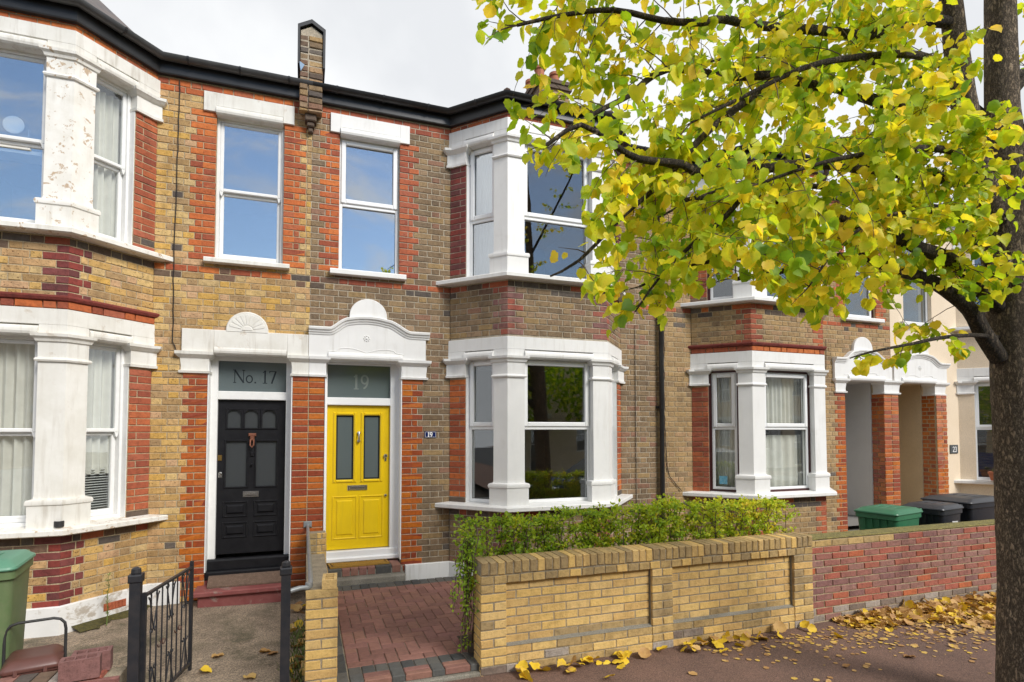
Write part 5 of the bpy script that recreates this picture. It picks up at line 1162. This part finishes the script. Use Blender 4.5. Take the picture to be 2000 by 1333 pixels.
# ------------------------------------------------------------------ the street tree
def tree():
    random.seed(21)
    base = px(2007, 1371, 4.23); base.z = G
    root = thing('street_tree', tuple(base), 'autumn street tree with rough brown trunk and yellow-green leaves', 'tree')
    def bark_tube(mb, pts, rad, n, amp):
        # smooth the path, then add uneven girth
        P_ = []; Rr = []
        for i in range(len(pts)-1):
            p0, p1, p2, p3 = (V(pts[max(0,i-1)]), V(pts[i]), V(pts[i+1]), V(pts[min(len(pts)-1,i+2)]))
            k = max(2, int((p2-p1).length/.07))
            for j in range(k):
                t = j/k; P_.append(.5*((2*p1)+(p2-p0)*t+(2*p0-5*p1+4*p2-p3)*t*t+(3*p1-p0-3*p2+p3)*t*t*t)); Rr.append(rad[i]+(rad[i+1]-rad[i])*t)
        P_.append(V(pts[-1])); Rr.append(rad[-1]); b = len(mb.v); mb.tube(P_, Rr, n)
        cs = [p for p in P_ for _ in range(n)]
        for i, c in enumerate(cs):
            v = V(mb.v[b+i]); d = v-c; an = i % n; h = i//n
            mb.v[b+i] = tuple(c+d*(1+amp*(math.sin(an*1.7+h*.55)+.7*math.sin(an*2.9-h*.8)+.6*random.uniform(-1,1))))
        return P_, Rr
    tr = MB(); Q = lambda *L_: [px(*p) for p in L_]
    main = [V((base.x+.0, base.y, G-.15)), V((base.x, base.y, G+.05))]+Q((2004,1150,4.23),(1996,900,4.23),(1986,700,4.23),(1976,560,4.23),(1968,440,4.22),(1962,330,4.2),(1957,220,4.2),(1955,100,4.2),(1952,-80,4.2),(1948,-350,4.2),(1935,-700,4.2))
    bark_tube(tr, main, [.215,.185,.168,.163,.160,.163,.168,.150,.105,.098,.09,.075,.05], 26, .016)
    ls = Q((1945,430,4.18),(1912,330,4.12),(1888,230,4.08),(1872,130,4.02),(1857,0,3.98),(1838,-160,3.9),(1810,-420,3.8)); bark_tube(tr, ls, [.10,.088,.080,.074,.068,.055,.03], 16, .02)
    build('trunk', tr, M['bark'], root, smooth=70, recalc=False)
    kn = MB()
    for x, y, r_ in ((1968,508,.036),(1990,552,.022),(1958,425,.03)):
        c = px(x, y, 4.075); kn.lathe((c.x, c.y, c.z), [(r_,-.03),(r_*1.05,0),(r_*.8,.018),(r_*.5,.004),(r_*.2,-.006)], 12, ax='y')
    build('knot', kn, M['bark'], root, kind='stuff', smooth=60)
    limbs = [
     ([(1952,700,4.2),(1922,655,4.15),(1896,608,4.1),(1864,580,4.05),(1824,552,4.0),(1788,538,3.95),(1748,528,3.9),(1716,514,3.85),(1680,500,3.8),(1610,505,3.7),(1530,530,3.6),(1440,545,3.5)], .048),
     ([(1950,600,4.2),(1915,562,4.1),(1888,532,4.0),(1840,500,3.9),(1792,484,3.8),(1756,466,3.75),(1704,452,3.7),(1660,432,3.6),(1584,408,3.5),(1500,390,3.4),(1400,385,3.3),(1310,395,3.15)], .046),
     ([(1752,468,3.75),(1680,462,3.6),(1620,474,3.5),(1540,490,3.35),(1440,505,3.2),(1340,520,3.1),(1250,560,3.0)], .024),
     ([(1950,660,4.2),(1900,655,4.0),(1840,660,3.7),(1780,672,3.5),(1700,688,3.35),(1660,700,3.3)], .014),
     ([(1930,395,4.15),(1877,360,4.0),(1845,349,3.9),(1778,341,3.7),(1700,332,3.5),(1600,320,3.3),(1490,330,3.1),(1375,341,2.95),(1334,322,2.9),(1247,311,2.85),(1202,285,2.8),(1135,244,2.75),(1060,290,2.7)], .034),
     ([(1895,265,4.1),(1819,229,3.9),(1781,221,3.85),(1732,204,3.7),(1680,187,3.6),(1635,172,3.5),(1575,165,3.4),(1519,148,3.3),(1420,150,3.2),(1304,135,3.1),(1229,187,3.0),(1184,210,2.95),(1110,250,2.9)], .036),
     ([(1862,45,4.0),(1789,41,3.85),(1732,60,3.75),(1680,69,3.65),(1600,60,3.5),(1470,49,3.3),(1409,37,3.2),(1371,45,3.1),(1296,41,3.0),(1200,20,2.95),(1100,30,2.9),(1010,50,2.85)], .030),
     ([(1855,-10,4.0),(1760,-40,3.7),(1650,-60,3.4),(1500,-70,3.2),(1350,-60,3.0),(1200,-80,2.9),(1060,-30,2.8)], .030),
     ([(1940,330,4.2),(1880,300,3.8),(1800,290,3.4),(1700,300,3.1),(1600,320,2.9),(1480,360,2.8)], .022),
     ([(1930,470,4.2),(1860,430,4.2),(1760,390,4.25),(1640,370,4.3),(1500,360,4.4),(1380,380,4.5),(1260,440,4.5)], .028),
     ([(1950,250,4.2),(1860,180,4.4),(1740,130,4.6),(1600,110,4.8),(1450,110,4.9),(1300,140,5.0)], .026),
     ([(1880,150,4.0),(1800,110,3.6),(1700,110,3.3),(1580,130,3.1),(1450,190,3.0),(1350,240,2.9)], .022),
     ([(1530,148,3.3),(1440,210,3.1),(1370,270,3.0),(1300,350,2.95),(1220,420,2.9),(1130,510,2.8),(1075,540,2.75)], .018),
     ([(1490,330,3.1),(1420,420,3.0),(1350,480,2.95),(1290,540,2.9),(1240,610,2.85)], .014),
     ([(1955,560,4.2),(1900,470,3.9),(1840,420,3.7),(1740,420,3.5),(1650,470,3.3),(1580,560,3.2)], .018),
     ([(1962,300,4.2),(2060,200,4.0),(2200,150,3.8),(2400,100,3.6)], .03), ([(1960,200,4.2),(2100,60,4.6),(2300,-60,5.2)], .03), ([(1955,0,4.2),(2050,-150,3.6),(2150,-350,3.0),(2250,-600,2.4)], .03),
     ([(1950,-150,4.2),(1700,-300,4.4),(1450,-400,4.5),(1200,-420,4.5)], .03), ([(1945,-300,4.2),(1800,-500,3.8),(1600,-650,3.3),(1400,-700,2.8)], .028), ([(1960,150,4.2),(2150,120,5.0),(2300,80,6.0)], .028), ([(1948,-200,4.2),(1850,-350,5.2),(1750,-420,6.0)], .026)]
    OUT = [(930,-60),(935,75),(990,105),(1010,150),(1040,190),(975,212),(975,245),(1012,260),(1010,300),(1060,355),(1120,345),(1135,420),(1120,455),(1085,480),(1035,515),(1035,560),(1105,585),(1185,590),(1190,665),(1300,655),(1315,590),(1420,540),(1500,560),(1530,620),(1600,640),(1650,610),(1760,600),(1860,590),(1900,610),(2100,610),(2100,-60)]
    LOW = [(1640,650),(1660,740),(1820,735),(1900,690),(1900,630),(1700,640)]
    leaves = []; tw = MB()
    def add_leaf(p, d, sz, rn):
        x, y, zc = proj(p+d*sz*.5)
        if zc < 1.0: return False
        if -10 < x < 2010 and -10 < y < 1340 and not inpoly(x, y, OUT) and not inpoly(x, y, LOW): return False
        n = (V((0,0,1))+RV()*.55+(CAM-p).normalized()*.5).normalized(); leaves.append((p, d, n, sz, rn, x, y, zc)); return True
    def twig(p, d, l, r_, dens, depth=0):
        k = max(4, int(l/.046)); pts = [p]; q = p.copy(); dd = d.copy(); a0 = random.random()
        for i in range(k):
            dd = (dd+RV()*.13+V((0,0,-.055))).normalized(); q = q+dd*(l/k); pts.append(q.copy())
        x, y, zc = proj(pts[-1])
        if zc < .9 or (0 < x < 2000 and 0 < y < 1340 and not inpoly(x, y, OUT) and not inpoly(x, y, LOW)): pts = pts[:max(2, len(pts)//2)]
        x, y, zc = proj(pts[-1])
        if zc < .9 or (0 < x < 2000 and 0 < y < 1340 and not inpoly(x, y, OUT) and not inpoly(x, y, LOW)): return
        tw.tube(pts, [r_*(1-.75*i/(len(pts)-1)) for i in range(len(pts))], 5)
        for i in range(1, len(pts)):
            for s in range(1 if random.random() > dens else 2):
                t = (pts[i]-pts[i-1]).normalized(); side = t.cross(RV()).normalized()
                out = (t*.5+side*.8+V((0,0,-.75))+RV()*.25).normalized(); pt = pts[i]+out*random.uniform(.015,.04)
                rn = min(.98, max(.02, random.gauss(.30+.34*a0, .17))); add_leaf(pt, out, random.uniform(.032,.074), rn)
            if depth == 0 and i > 1 and random.random() < .22: twig(pts[i], (dd+RV()*.6).normalized(), l*random.uniform(.35,.6), r_*.6, dens, 1)
    for li, (path, r0) in enumerate(limbs):
        pts = Q(*path); b = MB(); sm, rr = bark_tube(b, pts, [r0*1.3*(1-.80*i/(len(pts)-1)) for i in range(len(pts))], 10, .03)
        build('branch', b, M['limb'], root, smooth=60, recalc=False); off = li >= 15; acc = 0; n = len(sm)
        for i in range(1, n):
            acc += (sm[i]-sm[i-1]).length; f = i/n
            if f < (.18 if li != 3 else .35): continue
            step = (.100 if li != 3 else .20) if not off else .2
            while acc > step:
                acc -= step; t = (sm[i]-sm[i-1]).normalized(); d = (t*.55+t.cross(RV()).normalized()*.9+V((0,0,.05))).normalized()
                twig(sm[i], d, random.uniform(.18,.62) if li != 3 else random.uniform(.05,.15), .0035, .42 if li != 3 else .0)
        twig(sm[-1], (sm[-1]-sm[-3]).normalized(), .35, .0045, .5)
    build('twigs', tw, M['twig'], root, kind='stuff', recalc=False)
    leaves.sort(key=lambda q: -(q[3]/q[7]) if 0 < q[5] < 2000 and 0 < q[6] < 1333 else 1)
    rest = MB(); ms = []
    for vs, fs in LEAFV:
        me = bpy.data.meshes.new('leaf'); me.from_pydata(vs, [], fs); me.materials.append(M['leaf']); me.polygons.foreach_set('use_smooth', [True]*len(me.polygons)); me.update(); ms.append(me)
    for i, (p, d, n, sz, rn, x, y, zc) in enumerate(leaves):
        B = basis(d, n); k = random.randrange(6)
        if i < 300 and 0 < x < 2000 and 0 < y < 1333:
            o = bpy.data.objects.new('leaf', ms[k]); o.location = p; o.rotation_euler = B.to_euler(); o.scale = (sz,)*3; o['rnd'] = rn; link(o, root)
        else:
            vs, fs = LEAFV[k]; rest.add([tuple(p+B@(V(v)*sz)) for v in vs], fs, rn)
    build('foliage', rest, M['leaf'], root, kind='stuff', recalc=False, smooth=70); print('LEAVES', len(leaves))
tree()

# ------------------------------------------------------------------ hedge
def hedge():
    random.seed(5); root = thing('hedge', (3.2, -2.75, .02), 'clipped green and yellow hedge behind the buff garden wall', 'hedge'); m = MB(); st = MB()
    def lf(p, d, sz, rn):
        n = (V((0,-.3,1))+RV()*.7).normalized(); B = basis(d, n); vs = [(0,0,0),(.35,.33,.08),(.75,.26,.05),(1,0,-.05),(.75,-.26,.05),(.35,-.33,.08),(.5,0,0)]
        m.add([tuple(p+B@(V(v)*sz)) for v in vs], [(0,6,1),(1,6,3,2),(0,5,6),(5,4,3,6)], rn)
    top = lambda x: 1.11+.02*math.sin(x*2.1)+.015*math.sin(x*5.3+1)+.02*math.sin(x*11)+(.03 if x > 2.2 else 0)-.04*max(0, x-4.6)
    x = 1.45
    while x < 4.98:
        y = -2.78+random.uniform(-.12,.12); p = V((x, y, .0)); pts = [p]; h = top(x)-.04
        k = 8
        for i in range(k): p = p+V((random.gauss(0,.022), random.gauss(0,.018), h/k)); pts.append(p)
        st.tube(pts, [.010*(1-.7*i/k) for i in range(k+1)], 5)
        for i in range(4, k+1):
            for s in range(3):
                d = V((random.gauss(0,1), random.gauss(0,.9), random.uniform(.1,1))).normalized(); q = pts[i]; l = random.uniform(.06,.20); e = q+d*l
                if e.z > top(x)+.05: e.z = top(x)+random.uniform(0,.05)
                e.y = min(-2.5, max(-3.05, e.y)); st.tube([q, e], [.004,.002], 4); bright = min(.95, max(.03, .30+.10*(x-1.4)+random.gauss(0,.14)))
                nl = int(l/.0095)+5
                for j in range(nl):
                    c = q.lerp(e, (j+.5)/nl)+RV()*.018; dd = (d*.3+RV()*.8+V((0,0,.25))).normalized(); lf(c, dd, random.uniform(.024,.042), min(.98, max(.02, bright+random.gauss(0,.12))))
        x += random.uniform(.034,.056)
    # trailing end beside the pier
    for i in range(22):
        p = V((1.37+random.gauss(0,.03), -2.98+random.gauss(0,.07), 1.0)); l = random.uniform(.15,1.05); pts = [p]
        for j in range(7): p = p+V((random.gauss(-.008,.015), random.gauss(-.01,.012), -l/7)); p.x = min(p.x, 1.385); pts.append(p)
        st.tube(pts, [.004]*8, 4)
        for a, b in zip(pts, pts[1:]):
            for j in range(5): lf(a.lerp(b, random.random())+RV()*.018, (RV()+V((-.3,-.3,-.2))).normalized(), random.uniform(.022,.038), random.uniform(.05,.42))
    build('stems', st, M['twig'], root, kind='stuff', recalc=False); build('foliage', m, M['hedgeleaf'], root, kind='stuff', recalc=False)
hedge()

# ------------------------------------------------------------------ fallen leaves, weeds, moss
def fallen():
    random.seed(11); ms = []
    for f, c, w_ in ((.1,.1,.06),(.35,-.3,.05),(-.2,.4,.06),(.5,.3,.08),(.05,-.15,.1)):
        vs, fs = leaf_shape(1, f, c, w_); me = bpy.data.meshes.new('fallen_leaf'); me.from_pydata(vs, [], fs); me.materials.append(M['fallen']); me.polygons.foreach_set('use_smooth', [True]*len(me.polygons)); me.update(); ms.append((me, vs, fs))
    def one(x, y, z, sz, rn, lab, grp, tilt=.25):
        me, vs, fs = random.choice(ms); o = bpy.data.objects.new('fallen_leaf', me); o.location = (x, y, z+.010+abs(tilt)*.02*random.random()); o.rotation_euler = (random.gauss(0,tilt), random.gauss(0,tilt), random.uniform(0,6.28)); o.scale = (sz,)*3; o['rnd'] = rn; COL.objects.link(o); tag(o, lab, 'fallen leaf', grp)
    for cx_, n in ((2.05,7),(2.55,13),(2.9,4),(3.55,14),(3.95,9),(4.35,4),(4.9,3),(1.75,5)):
        for i in range(n): one(cx_+random.gauss(0,.13), -3.24-abs(random.gauss(0,.10)), G+random.random()*.03, random.uniform(.07,.12), random.choice([random.uniform(.78,.98)]*3+[random.uniform(.3,.6)]), 'dry yellow leaf drifted against the foot of the buff wall', 'leaves at the buff wall', .4)
    for i in range(60):
        x = 5.1+3.2*random.random()**.8; one(x, -3.2-abs(random.gauss(0,.16)), G+.02*random.random()+.03*(x > 5.6), random.uniform(.06,.11), random.choice([random.uniform(.1,.55)]*3+[random.uniform(.75,.98)]), 'dry brown or yellow leaf heaped against the red wall', 'leaves at the red wall', .5)
    for i in range(46):
        one(random.uniform(1.5,6.5), random.uniform(-5.3,-3.5), G-.004, random.uniform(.05,.09), random.uniform(.05,.5), 'flattened brown leaf lying out on the asphalt pavement', 'leaves on the pavement', .06)
    for x, y, r_, l_ in ((-.72,-1.9,.4,'light brown leaf alone in the middle of the concrete path'),(-.35,-2.0,.35,'brown curled leaf beside a darker leaf on the concrete path'),(-.28,-2.05,.2,'darkest brown leaf on the concrete path'),(-.42,-2.55,.6,'golden leaf on the concrete path beside the right gate post'),(-.80,-2.25,.97,'bright yellow leaf on the concrete path by the free end of the gate')): one(x, y, -.118, .095, r_, l_, None, .15)
    for i in range(26): one(-.03+random.uniform(-.06,.05), -.6-2.3*random.random(), -.115, random.uniform(.07,.11), random.choice([.2,.4,.5,.6,.9]), 'curled leaf caught along the dividing wall foot', 'leaves along the dividing wall', .4)
    lit = MB()
    for i in range(1500):
        x = 5.3+3.6*random.random()**.85; dep = (.10+.22*min(1, (x-5.2)/1.5)+.16*max(0, x-6.4)); y = -3.19-abs(random.gauss(0, dep)); h = max(0, .045*min(1,(x-5.2)/.8)*(1-abs(y+3.19)/.45))*random.random()
        me, vs, fs = random.choice(ms); B = basis(RV()*V((1,1,.25)), (V((0,0,1))+RV()*.35).normalized()); sz = random.uniform(.045,.10); o = V((x, y, G+.012+h)); lit.add([tuple(o+B@(V(v)*sz)) for v in vs], fs, random.choice([random.uniform(.25,.68)]*6+[random.uniform(.7,.95)]*2))
    for i in range(1500):
        x = 3.4+5.2*random.random()**.55; y = -3.3-abs(random.gauss(0, .35+.25*max(0, x-5))); B = basis(RV()*V((1,1,.05)), (V((0,0,1))+RV()*.08).normalized()); me, vs, fs = ms[0]; sz = random.uniform(.012,.05); o = V((x, y, G+.006)); lit.add([tuple(o+B@(V(v)*sz*V((1,1,.2)))) for v in vs], fs, random.uniform(.15,.75))
    build('leaf_litter', lit, M['fallen'], None, kind='stuff', label='drift of dry brown leaves along the red wall', cat='leaf litter', recalc=False)
    gr = MB()
    for i in range(700):
        cx_, cy_ = random.choice([(-.02,-2.6),(-.0,-1.6),(-.02,-2.1),(-1.32,-2.62),(-1.25,-2.75),(-1.3,-2.8)]); x, y = cx_+random.gauss(0,.06), cy_+random.gauss(0,.22 if cx_ > -.5 else .08); h = random.uniform(.02,.10); a = random.uniform(0,6.28); b = V((x, y, -.12)); d = V((math.cos(a)*.5, math.sin(a)*.5, 1))*h; s = V((-math.sin(a), math.cos(a), 0))*.006
        gr.add([tuple(b-s), tuple(b+s), tuple(b+d*.6+s*.8), tuple(b+d), tuple(b+d*.6-s*.8)], [(0,1,2,4),(4,2,3)])
    build('ground_weeds', gr, M['weed'], None, kind='stuff', label='low green weeds in the cracks of the concrete yard', cat='weeds', recalc=False)
    wd = thing('tall_weed', (-1.93,-.62,-.12), 'tall thin weed growing in front of the flaking white plinth', 'weed'); s = MB(); pts = [V((-1.93,-.60,-.12))]
    for i in range(9): pts.append(pts[-1]+V((random.gauss(0,.008), random.gauss(0,.006), .058)))
    s.tube(pts, [.006-.0004*i for i in range(10)], 5); build('stem', s, M['weed'], wd, recalc=False); l = MB()
    for i in range(110):
        k = random.randrange(2, 10); a = random.uniform(0,6.28); d = V((math.cos(a), math.sin(a), random.uniform(-.2,.9))).normalized(); b = pts[k]; ln = random.uniform(.025,.065); q = d.cross(V((0,0,1))).normalized()*.004; l.add([tuple(b), tuple(b+d*ln*.5+q), tuple(b+d*ln), tuple(b+d*ln*.5-q)], [(0,1,2,3)])
    build('foliage', l, M['weed'], wd, kind='stuff', recalc=False)
    mo = MB(); fr = bay_frames(-3.075)[2]; n = 16
    for i in range(n):
        u0, u1 = .10+.86*i/n, .10+.86*(i+1)/n; w0, w1 = [.13+.05*math.sin(q*.7)+.03*math.sin(q*2.3+1) for q in (i, i+1)]
        mo.add([fr.p(u0,.03,-.085),fr.p(u1,.03,-.085),fr.p(u1,.03+w1,-.128),fr.p(u0,.03+w0,-.128)], [(0,1,2,3)])
    build('moss_strip', mo, M['moss'], None, kind='stuff', label='dark green moss along the foot of the white plinth', cat='moss', recalc=False)
fallen()

# ------------------------------------------------------------------ across the road: what the panes mirror
def facing_house(x, col, label):
    t = thing('facing_house', (x, -18, -.1), label, 'house', 'houses across the road'); f = Fr((x,-18,0),(-1,0,0),(0,1,0))
    holes = [(-1.9,-.6,.9,2.6),(.9,1.8,0,2.5),(-1.9,-.6,3.9,5.5),(.8,1.8,3.9,5.5)]; m = MB(); cells(m, f, -2.6, 2.6, -.1, 6.2, -.3, 0, holes); build('wall', m, M[col], t)
    for a, b, c, d in holes:
        w_ = MB(); 
        for A in ((a,a+.07,c,d),(b-.07,b,c,d),(a,b,c,c+.07),(a,b,d-.07,d),(a,b,(c+d)/2-.03,(c+d)/2+.03)): w_.box(f, A[0], A[1], -.14, -.08, A[2], A[3])
        o = build('window', w_, M['sash'], t); build('pane', MB().box(f, a, b, -.13, -.12, c, d), M['glass'], o); build('lintel', MB().cbox(f, a-.15, b+.15, 0, .04, d, d+.25, .01), M['white17'], t)
    r_ = MB().add([f.p(-2.65,.2,6.2), f.p(2.65,.2,6.2), f.p(2.65,-4,8.9), f.p(-2.65,-4,8.9), f.p(2.65,-8,6.2), f.p(-2.65,-8,6.2)], [(0,1,2,3),(3,2,4,5)]); build('roof', r_, M['rooftile'], t, recalc=False)
    b = MB().box(f, -2.6, 2.6, -7.9, -.35, -.1, 6.1); build('rear_body', b, M['room'], t)
for i, (x, c, l) in enumerate(((-20.1,'sand_render','sand rendered house across the road left of the grey one'),(-14.8,'greyrender','pale grey house across the road left of the cream one'),(-9.5,'cream','cream rendered house across the road'),(-4.2,'white17','white painted house across the road'),(1.1,'sand_render','sand rendered house across the road'),(6.4,'greyrender','pale grey house across the road'),(11.7,'cream','cream rendered house across the road beyond the pale grey one'),(17.0,'sand_render','sand rendered house across the road beyond the two cream ones'),(22.3,'greyrender','pale grey house across the road near its far end'),(27.6,'cream','cream house across the road near its far end'),(32.9,'sand_render','sand rendered house at the very end across the road'))): facing_house(x, c, l)
def facing_tree(x, y, h, label):
    t = thing('facing_tree', (x, y, -.1), label, 'tree', 'trees across the road'); tr = MB(); tr.tube([(x,y,-.2),(x+.05,y,h*.35),(x,y+.1,h*.7)], [.2,.15,.06], 10)
    for k in range(7): a = k*.9; tr.tube([(x,y,h*.38),(x+math.cos(a)*1.1,y+math.sin(a)*1.1,h*.62)], [.07,.02], 6)
    build('trunk', tr, M['bark'], t, smooth=60); m = MB()
    for i in range(2600):
        d = RV().normalized()*random.random()**.4; p = V((x+d.x*2.3, y+d.y*2.0, h*.66+d.z*h*.36)); sz = random.uniform(.14,.28); B = basis(RV(), RV().normalized()); m.add([tuple(p+B@(V(v)*sz)) for v in ((0,0,0),(.5,.4,.05),(1,0,0),(.5,-.4,.05))], [(0,1,2,3)], random.uniform(.02,.55))
    build('crown', m, M['leaf'], t, kind='stuff', recalc=False)
for x, y, h, l in ((7.8,-15.2,6.6,'leafy tree in front of the pale grey house across the road'),(3.6,-15.0,5.4,'smaller leafy tree in front of the sand rendered house across the road'),(12.0,-15.0,6.0,'leafy tree in front of the far cream house across the road')): facing_tree(x, y, h, l)
def car(x, y, paint, label):
    t = thing('parked_car', (x, y, -.21), label, 'car', 'cars parked along the kerb'); z0 = -.215
    side = [(-2.05,.35),(-2.08,.62),(-1.95,.82),(-1.15,.95),(-.45,1.42),(.75,1.47),(1.55,1.38),(1.95,1.0),(2.08,.85),(2.05,.38)]
    rings = []
    for v, k in ((-.86,.0),(-.88,.05),(-.80,.10),(0,.12),(.80,.10),(.88,.05),(.86,0)):
        pass
    def sec(v, shrink): return [(x+u*(1-.02*shrink), y+v*(1-(.20 if h > 1.0 else 0)), z0+h) for u, h in side]
    build('body', MB().loft([sec(v, abs(v)) for v in (-.88,-.80,0,.80,.88)]), paint, t, smooth=35)
    gl = MB()
    for s in (-1, 1): gl.add([(x-1.02,y+s*.84,z0+.98),(x+1.62,y+s*.84,z0+1.02),(x+1.36,y+s*.715,z0+1.34),(x-.40,y+s*.715,z0+1.36)], [(0,1,2,3)])
    gl.add([(x-1.16,y-.66,z0+.975),(x-1.16,y+.66,z0+.975),(x-.50,y+.60,z0+1.41),(x-.50,y-.60,z0+1.41)], [(0,1,2,3)]); gl.add([(x+1.60,y-.60,z0+1.36),(x+1.60,y+.60,z0+1.36),(x+1.93,y+.66,z0+1.04),(x+1.93,y-.66,z0+1.04)], [(0,1,2,3)])
    build('window', gl, M['gasket'], t, recalc=False)
    for u in (-1.28, 1.28):
        for s in (-1, 1): w_ = build('wheel', MB().lathe((x+u, y+s*.80+.1, z0+.31), [(.20,0),(.31,.0),(.31,.20),(.20,.20)], 22, ax='y'), M['gasket'], t, smooth=30); build('rim', MB().lathe((x+u, y+s*.80+.105, z0+.31), [(.19,0),(.19,.21),(.05,.215)], 14, ax='y'), M['chrome'], w_)
    for s in (-1, 1): build('headlight', MB().cbox(Fr((x-2.03,y+s*.62,z0),(0,1,0),(-1,0,0)), -.17, .17, -.08, .04, .60, .74, .03), M['letter'], t)
car(7.9, -7.0, surf('blue_car_paint', (.012,.05,.22), (.012,.05,.22), 3, .25, 0, coat=.6), 'blue hatchback parked by the kerb beyond the street tree'); car(-4.8, -7.0, surf('white_car_paint', (.72,.73,.74), (.7,.71,.72), 3, .25, 0, coat=.6), 'white hatchback parked by the kerb before the black-door house')
